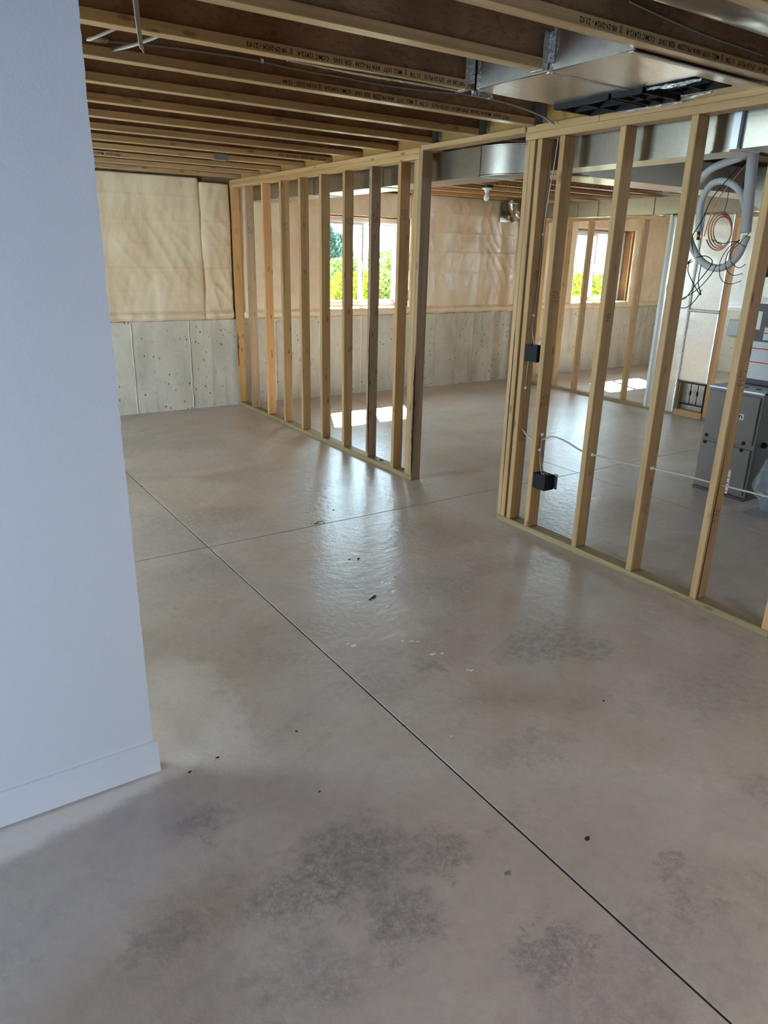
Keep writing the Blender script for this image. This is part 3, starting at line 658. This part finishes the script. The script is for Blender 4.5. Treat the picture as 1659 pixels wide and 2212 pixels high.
# ================================================================== FOIL DUCT BOX IN THE JOIST OPENING
fb = thing('foil_duct_box', 'foil-lined return box framed between joists with black openings beside the partition', 'duct', (-.45, 2.46, ZJ))
bx0, bx1, by0, by1, zb = -.895, -.008, 2.024, 2.905, ZJ-.008
ox0, ox1, oy0, oy1 = -.385, -.125, 2.115, 2.885
def fsheet(name, x0, x1, y0, y1, z, mat=FOIL):
    nx, ny = max(2, int((x1-x0)/.02)), max(2, int((y1-y0)/.02)); bm = bmesh.new(); G = []
    for j in range(ny+1):
        G.append([bm.verts.new((x0+(x1-x0)*i/nx, y0+(y1-y0)*j/ny, z+.0035*mnoise.noise(Vector(((x0+(x1-x0)*i/nx)*6, (y0+(y1-y0)*j/ny)*6, 1))))) for i in range(nx+1)])
    top = [[bm.verts.new((v.co.x, v.co.y, z+.008)) for v in (G[0][0], G[0][-1], G[-1][-1], G[-1][0])]][0]
    for a, b in zip(G, G[1:]):
        for i in range(nx): bm.faces.new((a[i], b[i], b[i+1], a[i+1]))
    bm.faces.new(top)
    for v in bm.verts: v.co -= fb.location
    return link(name, mesh(bm, True), mat, fb)
fsheet('foil_bottom', bx0, ox0, by0, 2.444, zb); fsheet('foil_bottom', bx0, ox0, 2.448, by1, zb); fsheet('foil_bottom', ox1, bx1, by0, by1, zb); fsheet('foil_bottom', ox0, ox1, by0, oy0, zb)
box('foil_seam', bx0, ox0, 2.438, 2.454, zb-.006, zb, FOILC, fb); box('foil_seam', bx0, bx1, by0, by0+.02, zb-.005, zb, FOILC, fb)
for q in ((bx0, bx0+.012, by0, by1), (bx0, bx1, by1-.012, by1)): box('foil_side', *q, zb+.002, ZTOP-.002, FOIL, fb)
box('inner_liner', ox0+.01, ox1-.01, oy0+.01, oy1-.01, zb+.15, zb+.16, DARK, fb)
for q in ((ox0, ox0+.012, oy0, oy1), (ox1-.012, ox1, oy0, oy1), (ox0, ox1, oy0, oy0+.012), (ox0, ox1, oy1-.012, oy1)): box('inner_liner', *q, zb, zb+.16, BOXW, fb)
for y0, y1, dz in ((2.56, 2.90, 0), (2.375, 2.545, .0), (2.125, 2.365, .02)):   # black frames hanging in the opening
    z = zb-.022+dz
    bm = bmesh.new()
    for q in ((ox0-.005, ox0+.02, y0, y1), (ox1-.02, ox1+.005, y0, y1), (ox0, ox1, y0, y0+.018), (ox0, ox1, y1-.018, y1), (ox0, ox1, (y0+y1)/2-.006, (y0+y1)/2+.006), ((ox0+ox1)/2-.005, (ox0+ox1)/2+.005, y0, y1)): bmbox(bm, *q, z, z+.03)
    for v in bm.verts: v.co -= fb.location
    link('register_frame', mesh(bm), BLACK, fb)
def crumple(name, pts, w, parent, mat=FOILC):
    bm = bmesh.new(); A = []
    P = smoothpath(pts, 10)
    for k, p in enumerate(P):
        n1 = mnoise.noise(p*37); A.append([bm.verts.new(p+Vector((R.uniform(-.3, .3)*w, R.uniform(-.2, .2)*w, (s*w)*(.7+.5*n1)))+Vector((w*.4*math.cos(s*2), 0, 0))-parent.location) for s in (-.5, -.2, .2, .5)])
    for a, b in zip(A, A[1:]):
        for k in range(3): bm.faces.new((a[k], a[k+1], b[k+1], b[k]))
    o = link(name, mesh(bm), mat, parent); m = o.modifiers.new('s', 'SOLIDIFY'); m.thickness = .001; return o
crumple('foil_scrap', [(-.37, 2.50, zb-.01), (-.37, 2.36, zb-.006), (-.365, 2.24, zb-.012), (-.35, 2.12, zb-.004)], .018, fb)
crumple('foil_scrap', [(-.11, 2.55, zb-.012), (-.115, 2.40, zb-.012), (-.12, 2.2, zb-.01)], .02, fb)
crumple('foil_flap', [(-.05, 2.78, zb-.012), (-.05, 2.6, zb-.014), (-.045, 2.42, zb-.012)], .012, fb)
for y in (2.885, 2.43):   # tape over the joist ends
    crumple('foil_tape', [(-.905, y-.008, zb-.004), (-.905, y-.012, zb+.06), (-.903, y-.012, zb+.16), (-.903, y-.01, zb+.26)], .03, fb)
crumple('foil_tape', [(-.90, 2.93, zb-.004), (-.84, 2.93, zb-.008), (-.78, 2.93, zb-.004)], .03, fb)
# strip of foil tape along the back of the printed joist
t = thing('foil_tape_strip', 'bright strip of foil tape along the underside of a printed joist', 'tape', (-1.4, 2.98, ZJ))
P = [(-1.80, 2.990, ZJ-.001), (-1.6, 2.988, ZJ-.005), (-1.42, 2.982, ZJ-.008), (-1.2, 2.98, ZJ-.006), (-1.0, 2.985, ZJ-.004), (-.90, 2.99, ZJ-.001)]
bm = bmesh.new(); A = []
for k, p in enumerate(smoothpath(P, 14)):
    w = .012*math.sin(math.pi*(k+2)/(14*5+5))+.004; d = .0015*mnoise.noise(p*60)
    A.append([bm.verts.new(Vector((p.x, p.y+w*a, p.z+d-b))-t.location) for a, b in ((-1, -.001), (-.3, .003), (.5, .001), (1, -.006))])
for a, b in zip(A, A[1:]):
    for k in range(3): bm.faces.new((a[k], a[k+1], b[k+1], b[k]))
o = link('tape', mesh(bm, True), FOILC, t); m = o.modifiers.new('s', 'SOLIDIFY'); m.thickness = .001

# ================================================================== FURNACE, COIL CABINET, PLENUM
fx, fy0, fy1, fz = 1.89, 2.81, 3.25, .83
fu = thing('furnace', 'grey-brown gas furnace standing on the slab behind the studs', 'furnace', (2.2, 3.03, 0))
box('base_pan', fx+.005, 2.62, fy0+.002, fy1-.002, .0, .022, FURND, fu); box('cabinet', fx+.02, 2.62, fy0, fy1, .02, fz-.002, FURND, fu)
def panel(name, z0, z1):
    bm = bmesh.new(); bmbox(bm, fx, fx+.022, fy0+.002, fy1-.002, z0, z1)
    es = [e for e in bm.edges if all(abs(v.co.x-fx) < 1e-5 for v in e.verts)]
    bmesh.ops.bevel(bm, geom=es, offset=.018, segments=4, affect='EDGES')
    for v in bm.verts: v.co -= fu.location
    return link(name, mesh(bm), FURN, fu)
panel('lower_door', .028, .4145); up = panel('upper_door', .4165, fz-.02)
box('top_sheet', fx+.004, 2.62, fy0, fy1, fz-.018, fz, LID, fu, .003)
for y, z in ((3.2, .443), (3.203, .388), (2.893, .443), (2.898, .388)):
    o = lathe('knockout', [(.0145, 0), (.0145, .004), (.008, .005)], (fx-.001, y, z), BLACK, fu, 16); o.rotation_euler = (0, -math.pi/2, 0)
for y, x in ((3.03, 2.02), (2.93, 2.02), (2.86, 2.06)):
    lathe('lid_hole', [(.022, 0), (.022, .0015), (.012, .0016)], (x, y, fz+.0002), BLACK, fu, 18)
lb = box('name_label', fx-.003, fx+.0005, 2.928, 3.055, .612, .655, LAB, fu, .001)
text('lettering', 'n', (fx-.0036, 2.964, .620), (0, -1, 0), (0, 0, 1), .026, .027, INK, lb)
box('yellow_sticker', fx-.002, fx+.0005, 2.978, 3.04, .215, .415, YEL, fu)
def label(parent, x, y0, y1, z0, z1, bars, lines):
    l = box('warning_label', x-.0018, x+.001, y0, y1, z0, z1, LAB, parent); bm = bmesh.new(); p = Vector((0, 0, 0)); q = l
    while q: p += q.location; q = q.parent
    for f in bars:
        z = z0+(z1-z0)*f; b = bmesh.new(); bmbox(b, x-.0026, x-.0017, y0+.002, y1-.002, z-.005, z+.005)
        for v in b.verts: v.co -= p
        link('red_bar', mesh(b), LABR, l)
    n = lines
    for k in range(n):
        z = z0+(z1-z0)*(k+.7)/(n+.4)
        if any(abs(z-(z0+(z1-z0)*f)) < .008 for f in bars): continue
        y = y1-.006
        while y > y0+.012:
            w = min(R.uniform(.004, .016), y-y0-.006); bmbox(bm, x-.0022, x-.0017, y-w, y, z-.0013, z+.0013); y -= w+.004
    for v in bm.verts: v.co -= p
    o = link('fine_print', mesh(bm), LABG, l); o['kind'] = 'stuff'
label(fu, fx, 2.945, 3.03, .03, .222, (.1, .44, .66, .96), 14)
for nm, x, y, z, r in (('gas_port', 2.12, fy0, .60, .04), ('drain_port', 2.02, fy0, .43, .022), ('vent_port', 2.2, fy0, .72, .05)):
    o = lathe(nm, [(r, 0), (r, .02), (r*.8, .021), (r*.8, .005)], (x, y, z), BLACK, fu, 20); o.rotation_euler = (math.pi/2, 0, 0)

cx, cz0, cz1 = 2.2, fz+.001, 1.43
cc = thing('coil_cabinet', 'dark brown evaporator coil cabinet stacked on the furnace with white warning labels', 'cabinet', (2.4, 3.03, cz0))
box('cabinet', cx, 2.62, fy0, fy1-.01, cz0, cz1, CABD, cc, .004)
box('data_label', cx-.002, cx+.0005, 3.11, 3.182, 1.242, 1.376, LAB, cc)
label(cc, cx, 2.85, 3.072, 1.17, 1.27, (.5, .95), 8); label(cc, cx, 2.83, 3.185, .875, 1.155, (.45, .82), 22)
box('access_hatch', cx-.02, cx, 3.19, 3.235, .92, 1.14, BLACK, cc, .004); tube('hatch_latch', [Vector(q)-cc.location for q in ((cx-.022, 3.195, 1.10), (cx-.03, 3.195, 1.02), (cx-.022, 3.20, .94))], .004, LID, cc, 6)
pn = thing('supply_plenum', 'sheet-metal plenum tapering up from the coil cabinet, foil-taped at its foot', 'duct', (2.4, 3.03, cz1))
box('foil_collar', cx-.004, 2.62, fy0, fy1-.008, cz1+.001, cz1+.05, FOILC, pn)
def rect(x0, x1, y0, y1, z): return [(x0, y0, z), (x1, y0, z), (x1, y1, z), (x0, y1, z)]
loft('plenum_body', [rect(cx+.005, 2.61, fy0+.01, fy1-.02, cz1+.05), rect(cx+.005, 2.61, fy0+.01, fy1-.02, 1.62)], GALV, pn)
loft('plenum_transition', [rect(cx+.005, 2.61, fy0+.01, fy1-.02, 1.622), rect(cx+.20, 2.75, fy0+.15, fy1-.03, 1.95), rect(cx+.20, 2.75, fy0+.20, 3.56, 2.22), rect(cx+.20, 2.75, fy0+.20, 3.565, 2.40)], GALV, pn)
# clear plastic bag slumped by the furnace
bg_ = thing('plastic_bag', 'crumpled clear plastic bag slumped on the floor beside the furnace', 'bag', (1.95, 2.55, 0))
bm = bmesh.new(); bmesh.ops.create_uvsphere(bm, u_segments=48, v_segments=32, radius=1)
for v in bm.verts:
    c = v.co.copy(); n = mnoise.noise(c*2.2)*.25+mnoise.noise(c*6)*.12; c *= 1+n
    v.co = Vector((c.x*.17*(1.25-.35*c.z), c.y*.15*(1.2-.3*c.z), max(.004, .26+c.z*.27)))
link('bag_film', mesh(bm, True), BAG, bg_)
bm = bmesh.new(); n = 20; G = [[bm.verts.new((-.30+.40*i/n, -.22+.34*j/n, .006+.022*abs(mnoise.noise(Vector((i*.35, j*.35, 2)))))) for i in range(n+1)] for j in range(n+1)]
for a, b in zip(G, G[1:]):
    for i in range(n): bm.faces.new((a[i], a[i+1], b[i+1], b[i]))
link('loose_film', mesh(bm, True), BAG, bg_)

# ================================================================== LINE SET, COPPER, WIRES
PX = .8
ls = thing('refrigerant_line_set', 'grey foam-wrapped refrigerant line looped and hanging behind the studs', 'pipe', (PX, 2.7, 1.95))
L = lambda pts, x=PX: [Vector((x, y, z))-ls.location for y, z in pts]
tube('foam_loop', L([(2.53, 2.33), (2.60, 2.275), (2.70, 2.250), (2.803, 2.212), (2.876, 2.117), (2.892, 1.965), (2.845, 1.822), (2.745, 1.715), (2.628, 1.685), (2.535, 1.745), (2.495, 1.86)]), .021, FOAM, ls, 14)
tube('foam_riser', L([(2.49, 1.875), (2.50, 2.0), (2.515, 2.15), (2.53, 2.34)], PX-.03), .030, FOAM, ls, 16)
tube('foam_arc', L([(2.817, 1.887), (2.831, 2.04), (2.789, 2.137), (2.704, 2.155), (2.609, 2.108), (2.553, 2.02), (2.53, 1.95)], PX+.02), .019, FOAM, ls, 14)
tube('copper_stub', L([(2.817, 1.892), (2.812, 1.84)], PX+.02), .010, COPPER, ls, 12, raw=True)
cp = thing('copper_coil', 'small coil of bare copper tubing hanging inside the grey foam loop', 'pipe', (.85, 2.697, 1.89))
pts = []
for k in range(3*40+8):
    t = 2*math.pi*k/40+3.6; r = 1-.10*(k/40); pts.append((.012*(k/40)-.015, -.083*r*math.cos(t)+.010*math.sin(t), .108*r*math.sin(t)))
tube('coil', pts, .0042, COPPER, cp, 8, raw=True)
tube('lead', [Vector(q)-cp.location for q in ((.84, 2.79, 1.86), (.84, 2.775, 1.95), (.83, 2.74, 2.05), (.82, 2.64, 2.17), (.80, 2.55, 2.26))], .0035, COPPER, cp, 8)
def wires(name, label, pts_list, r=.0028):
    t = thing(name, label, 'wire', pts_list[0][0])
    for p in pts_list: tube('wire_strand', [Vector(q)-Vector(pts_list[0][0]) for q in p], r, BLACK, t, 6)
    return t
w0 = lambda y, z, x=.781: (x, y, z)
wires('control_wire_bundle', 'tangle of thin black control wires drooping below the grey foam loop', [
    [w0(2.80, 1.72), w0(2.90, 1.66), w0(2.95, 1.58), w0(2.93, 1.50), w0(2.84, 1.50), w0(2.74, 1.56), w0(2.67, 1.64), w0(2.64, 1.70)],
    [w0(2.82, 1.72), w0(2.82, 1.66), w0(2.76, 1.58), w0(2.71, 1.53), w0(2.74, 1.60), w0(2.74, 1.70)],
    [w0(2.81, 1.73), w0(2.90, 1.62), w0(2.93, 1.54), w0(2.88, 1.46), w0(2.80, 1.45), w0(2.74, 1.50), w0(2.71, 1.56)],
    [w0(2.81, 1.73), w0(2.87, 1.68), w0(2.92, 1.60), w0(2.90, 1.51), w0(2.82, 1.50), w0(2.76, 1.58), w0(2.70, 1.66), w0(2.67, 1.72), w0(2.72, 1.75), w0(2.78, 1.74)],
    [w0(2.80, 1.76), w0(2.83, 1.85), w0(2.78, 1.95), w0(2.74, 2.06), w0(2.66, 2.16), w0(2.58, 2.25)]])
wires('control_wire_bundle', 'thin black wires tied to the lower right of the grey foam loop', [
    [w0(2.52, 1.84), w0(2.58, 1.80), w0(2.62, 1.72), w0(2.60, 1.63), w0(2.54, 1.60), w0(2.47, 1.62)],
    [w0(2.52, 1.84), w0(2.58, 1.77), w0(2.58, 1.69), w0(2.53, 1.65), w0(2.47, 1.66)],
    [w0(2.47, 1.88), w0(2.52, 1.82), w0(2.56, 1.78), w0(2.55, 1.72), w0(2.50, 1.69), w0(2.46, 1.71)],
    [w0(2.70, 1.84), w0(2.62, 1.82), w0(2.55, 1.83), w0(2.48, 1.80)]], .0022)
wires('hanging_wire', 'single thin dark wire hanging from the duct above the loops', [[(.95, 2.94, 2.442), (.95, 2.80, 2.30), (.95, 2.752, 2.12), (.95, 2.755, 2.0)]], .002)

# ================================================================== ELECTRICAL BOXES AND CABLES
def ebox(y1, z, label):
    t = thing('electrical_box', label, 'electrical box', (.045, y1-.05, z)); a, b = y1-.105, y1
    bm = bmesh.new()
    for q in ((.005, .085, a, a+.003, z, z+.098), (.005, .085, b-.003, b, z, z+.098), (.082, .085, a, b, z, z+.098), (.005, .085, a, b, z, z+.003), (.012, .07, a, b, z+.095, z+.098), (.003, .006, a, b, z, z+.098)): bmbox(bm, *q)
    for v in bm.verts: v.co -= t.location
    link('box_shell', mesh(bm), BLACK, t); box('mounting_tab', .085, .092, a-.025, a, z+.005, z+.105, HANG, t)
    for k in (0, 1): box('cable_knockout', .02+.03*k, .035+.03*k, a+.03, a+.05, z+.0985, z+.101, LABG, t)
    return t
ebox(3.352, 1.105, 'black plastic electrical box nailed high on the doorway post'); ebox(3.180, .315, 'black plastic outlet box nailed low on a stud')
def cable(label, pts, r=.0045, mat=WHCAB, staples=(), flat=.55):
    t = thing('electrical_cable', label, 'cable', pts[0]); tube('cable_sheath', [Vector(q)-Vector(pts[0]) for q in pts], r, mat, t, 8, flat=flat)
    for s in staples: box('staple', s[0]-.006, s[0]+.006, s[1]-.006, s[1]+.006, s[2]-.008, s[2]+.008, WHITEP, t)
    return t
cable('pale cable threaded through the stud partition at outlet height', [(.045, 3.354, .66), (.045, 3.30, .622), (.045, 3.225, .612), (.045, 3.165, .63), (.045, 3.09, .665), (.045, 2.98, .66), (.045, 2.86, .632), (.045, 2.78, .627), (.045, 2.55, .632), (.045, 2.35, .648), (.045, 2.15, .66), (.045, 1.95, .665), (.045, 1.6, .675), (.045, 1.2, .68)], .0055)
for y, z in ((3.181, .66), (2.763, .626), (2.349, .648)): tag(link('foam_seal', tube_me([(.045, y-.010, z), (.045, y+.004, z)], .011, 8, raw=True), LAMPW), {3.181: 'white foam blob sealing the cable hole above the low outlet box', 2.763: 'white foam blob sealing the cable hole on the second single stud', 2.349: 'white foam blob sealing the cable hole on the third single stud'}[y], 'foam seal')
cable('pale cable running down the stud into the low outlet box', [(.04, 3.175, .66), (.038, 3.172, .58), (.035, 3.165, .50), (.03, 3.14, .43), (.03, 3.135, .405)], .0045, staples=[(.037, 3.176, .56)])
cable('second pale cable dropping into the low outlet box', [(.05, 3.176, .64), (.046, 3.172, .56), (.052, 3.16, .48), (.056, 3.14, .42), (.056, 3.135, .405)], .0045)
cable('grey cable stapled down the doorway post to the upper box', [(.07, 3.349, 2.33), (.07, 3.347, 2.0), (.066, 3.348, 1.7), (.055, 3.348, 1.45), (.045, 3.345, 1.30), (.035, 3.31, 1.215), (.035, 3.30, 1.19)], .006, GREYCAB, staples=[(.068, 3.351, 1.85), (.05, 3.351, 1.38)])
cable('grey cable arching from the next stud into the upper box', [(.06, 3.19, 1.262), (.06, 3.24, 1.262), (.055, 3.28, 1.245), (.05, 3.30, 1.21), (.05, 3.302, 1.19)], .006, GREYCAB)
cable('pale cable below the upper box down the doorway post', [(.03, 3.34, 1.11), (.032, 3.348, 1.0), (.036, 3.35, .9), (.045, 3.352, .78), (.045, 3.353, .66)], .0045, staples=[(.035, 3.352, .93)])
cable('pair of pale cables hanging below the top plate near the doorway post', [(.04, 3.27, HT-.067), (.04, 3.28, 2.25), (.05, 3.31, 2.10), (.06, 3.335, 1.95), (.066, 3.346, 1.8)], .006, WHCAB)
cable('short pale cable bending from the top plate behind the first single stud', [(.05, 3.27, HT-.067), (.05, 3.25, 2.28), (.05, 3.225, 2.20)], .005, WHCAB)
cable('grey cable clipped along the joist web and dropping over the beam', [(-2.377, 3.438, 2.497), (-2.2, 3.442, 2.512), (-1.98, 3.442, 2.520), (-1.726, 3.442, 2.524), (-1.54, 3.442, 2.516), (-1.295, 3.442, 2.515), (-1.0, 3.442, 2.513), (-.68, 3.44, 2.525), (-.54, 3.42, 2.53), (-.30, 3.36, 2.51), (-.12, 3.30, 2.47), (-.05, 3.27, 2.44), (-.02, 3.25, 2.42)], .007, GREYCAB, staples=[(-1.7, 3.436, 2.524), (-2.25, 3.436, 2.508)])
cable('pale flat cable looping up from the joist web near the white wall', [(-2.30, 3.02, 2.53), (-2.36, 3.10, 2.505), (-2.43, 3.18, 2.475), (-2.475, 3.26, 2.46), (-2.46, 3.36, 2.48), (-2.377, 3.436, 2.497)], .014, WHCAB, flat=.4)
cable('pale flat cable slanting between two joists', [(-2.16, 3.02, 2.53), (-2.22, 3.15, 2.50), (-2.30, 3.30, 2.475), (-2.36, 3.43, 2.47)], .016, WHCAB, flat=.35)
t = thing('hanging_cable_end', 'loose white cable end dangling between joists by the white wall', 'cable', (-2.49, 2.65, 2.74))
tube('cable_tail', [Vector(q)-t.location for q in ((-2.50, 2.65, 2.742), (-2.492, 2.65, 2.60), (-2.488, 2.65, 2.44), (-2.484, 2.65, 2.36), (-2.482, 2.65, 2.325), (-2.474, 2.65, 2.304))], [.016, .016, .016, .013, .012, .011, .011, .005], WHCAB, t, 8, flat=.5)
cable('dark cable loop drooping under the last joists by the white wall', [(-1.62, 7.35, 2.44), (-1.5, 7.35, 2.41), (-1.36, 7.35, 2.40), (-1.2, 7.35, 2.42), (-1.1, 7.35, 2.44)], .006, GREYCAB)
cable('thin grey cable along the web of the nearest printed joist', [(-1.0, 1.978, 2.55), (-.85, 1.972, 2.535), (-.6, 1.975, 2.52), (-.4, 1.977, 2.515), (-.15, 1.977, 2.51)], .005, GREYCAB)

# pendant bulb
lx, ly = 2.24, 6.40
lh = thing('lamp_holder', 'white porcelain lamp holder with an unlit bulb under a black ceiling box', 'light', (lx, ly, ZJ))
box('ceiling_box', lx-.05, lx+.05, ly-.05, ly+.05, ZJ-.028, ZJ, BLACK, lh, .006)
lathe('holder', [(.055, -.03), (.055, -.036), (.035, -.045), (.024, -.06), (.022, -.075)], (lx, ly, ZJ), LAMPW, lh); lathe('bulb', [(.013, -.072), (.014, -.085), (.022, -.10), (.030, -.118), (.031, -.130), (.026, -.146), (.012, -.157), (.002, -.159)], (lx, ly, ZJ), BULB, lh)
# grey electrical panel on the side wall
gp = thing('electrical_panel', 'flat grey electrical panel on the side concrete wall beyond the inner partition', 'box', (XR, 6.9, .72))
box('box_body', XR-.06, XR-.001, 6.62, 7.02, .59, .845, PANELG, gp, .006); box('box_door', XR-.068, XR-.06, 6.64, 7.0, .61, .825, PANELG, gp, .003)

# ================================================================== FLOOR DEBRIS
def chip(name, x, y, s, mat, label, cat, n=7, h=.25):
    bm = bmesh.new(); b = []; a0 = R.uniform(0, 6)
    for k in range(n): q = a0+2*math.pi*k/n; r = s*R.uniform(.5, 1.1); b.append((x+r*math.cos(q)*1.3, y+r*math.sin(q)*.8))
    lo = [bm.verts.new((p[0], p[1], 0.0)) for p in b]; hi = [bm.verts.new((x+(p[0]-x)*.8, y+(p[1]-y)*.8, s*h*R.uniform(.5, 1.2))) for p in b]
    bm.faces.new(lo[::-1]); bm.faces.new(hi)
    for k in range(n): bm.faces.new((lo[k], lo[(k+1) % n], hi[(k+1) % n], hi[k]))
    return tag(link(name, mesh(bm), mat), label, cat, cat+' scattered on the slab')
for x, y, s in ((-1.748, 2.516, .018), (-1.765, 2.545, .011), (-1.493, 2.41, .011), (-1.53, 2.435, .009), (-1.47, 2.395, .010), (-1.48, 2.265, .012), (-1.44, 2.25, .009), (-1.418, 2.067, .011), (-1.43, 2.08, .007), (-1.782, 1.751, .005), (-2.70, 2.28, .008), (-2.69, 2.33, .007)):
    chip('paint_flake', x, y, s, FLAKE, 'white paint flake stuck on the bare concrete floor', 'paint flake', 8, .12)
for x, y, s in ((-1.408, 2.887, .012), (-1.39, 2.90, .010), (-1.43, 2.88, .007), (-1.738, 1.119, .010), (-2.267, 2.085, .006), (-2.576, 2.097, .006), (-2.686, 2.075, .006), (-1.2, 3.37, .010), (-1.25, 3.39, .007), (-1.9, 1.9, .005), (-1.1, 1.6, .005), (-.9, 4.2, .008), (-1.9, 5.4, .007), (-2.35, 1.75, .005), (.03, 4.72, .0)):
    if s: chip('dirt_crumb', x, y, s, MUD, 'small dark dirt crumb on the bare concrete floor', 'dirt crumb', 7, .6)
chip('wood_chip', -2.048, 1.153, .011, TWIG, 'small brown wood chip lying by the long saw cut', 'wood chip', 4, .5)
t = thing('straw_scraps', 'few dry straw scraps on the cross saw cut', 'scrap', (-1.108, 4.021, 0))
for k in range(7): a = R.uniform(0, 3); x, y, l = R.uniform(-.08, .08), R.uniform(-.02, .02), R.uniform(.02, .05); tube('straw', [(x, y, .003), (x+l*math.cos(a), y+l*.4*math.sin(a), .004)], .0025, TWIG, t, 5, raw=True)
for x, y, s in ((.045, 5.02, .02), (.05, 4.70, .016)):
    o = chip('wood_crumb', x, y, s, MUD, 'clump of dark sawdust on the partition bottom plate', 'sawdust', 9, .5); o.location.z = .038

# ================================================================== OUTSIDE
gd = bmesh.new(); n = 30; G = [[gd.verts.new((-20+80*i/n, 8.45+60*j/n, .93)) for i in range(n+1)] for j in range(n+1)]
for a, b in zip(G, G[1:]):
    for i in range(n): gd.faces.new((a[i], a[i+1], b[i+1], b[i]))
o = link('lawn', mesh(gd, True), GRASS); tag(o, 'bright lawn outside the windows', 'lawn'); o['kind'] = 'stuff'
gv = link('bounce_strip', bxm(34, 2.4, .02), plain('bounce_surface', (.46, .43, .38), .9), None, (9, 9.66, .935)); tag(gv, 'pale gravel strip added below the windows, out of view', 'reflector'); gv['kind'] = 'stuff'  # unseen pale strip added to bounce sunlight up to the joists
def bush(name, label, x, y, z, rx, rz, nleaf, mat, cat='shrub', leaf=.05, group=None, trunk=True):
    z = .947 if y < 11.4 else z; t = thing(name, label, cat, (x, y, z), group); bm = bmesh.new()
    for k in range(nleaf):
        a = R.uniform(0, 6.283); h = R.random(); rr = rx*(math.sin(math.pi*(.12+.80*h))**.7 if cat == 'shrub' else (1-h)**.8+.05)*R.random()**.4
        c = Vector((rr*math.cos(a), rr*math.sin(a), h*rz)); d = Vector((R.uniform(-1, 1), R.uniform(-1, 1), R.uniform(-.4, 1))).normalized(); e = d.orthogonal().normalized(); f = d.cross(e)
        s = leaf*R.uniform(.6, 1.3)
        vs = [bm.verts.new(c+e*s), bm.verts.new(c+f*s*.45), bm.verts.new(c-e*s), bm.verts.new(c-f*s*.45)]; bm.faces.new(vs)
    o = link('foliage', mesh(bm), mat, t); o['kind'] = 'stuff'
    tube('stem', [(0, 0, 0), (0, 0, rz*.7)], .02*rx+.01, TWIG, t, 6, raw=True); return t
spots = [(1.9, 9.8, .4, .55, LEAF1), (2.75, 10.0, .4, .50, LEAF1), (3.6, 10.5, .42, .52, LEAF2), (3.6, 11.7, .5, .70, LEAF2), (5.4, 13.0, .6, .85, LEAF2), (3.0, 13.2, .6, .65, LEAF1), (4.55, 11.3, .4, .78, LEAF2),
         (7.2, 9.8, .4, .5, LEAF1), (8.15, 10.2, .42, .5, LEAF1), (9.1, 10.5, .45, .48, LEAF2), (9.6, 12.4, .6, .8, LEAF2), (8.5, 11.5, .5, .7, LEAF2)]
for x, y, r, h, m in spots:
    w = 'first' if x < 6 else 'second'; c = 'yellow-green' if m is LEAF1 else 'pale green'
    bush('garden_shrub', f'{c} leafy shrub outside the {w} window', x, y, .93, r, h, 1500, m, leaf=.045, group=f'{c} shrubs outside the {w} window')
for x, y, r, h in ((8.9, 22, 1.2, 1.75), (11.2, 25, 1.0, 1.45), (6.4, 23, 1.2, 1.25), (14.2, 25, 1.2, 1.5)):
    bush('conifer_tree', 'blue-green conifer standing far behind the shrubs', x, y, .935, r, h, 1400, LEAF3, 'tree', .11, 'conifers beyond the garden')
for x, y, r, h in ((20.6, 24, 1.1, 2.1), (24.0, 27, 1.2, 2.2)):
    bush('garden_tree', 'sparse leafy tree outside the second window', x, y, .935, r, h, 700, LEAF2, 'tree', .11, 'sparse trees outside the second window')
hs = thing('distant_house', 'pale house with a grey roof far outside the second window', 'house', (27, 31, .9))
box('house_wall', 24, 33, 31, 37, .935, 2.0, SIDING, hs); loft('house_roof', [[(23.6, 30.6, 2.0), (23.6, 37.4, 2.0), (23.6, 34, 3.4)], [(33.4, 30.6, 2.0), (33.4, 37.4, 2.0), (33.4, 34, 3.4)]], ROOFG, hs)
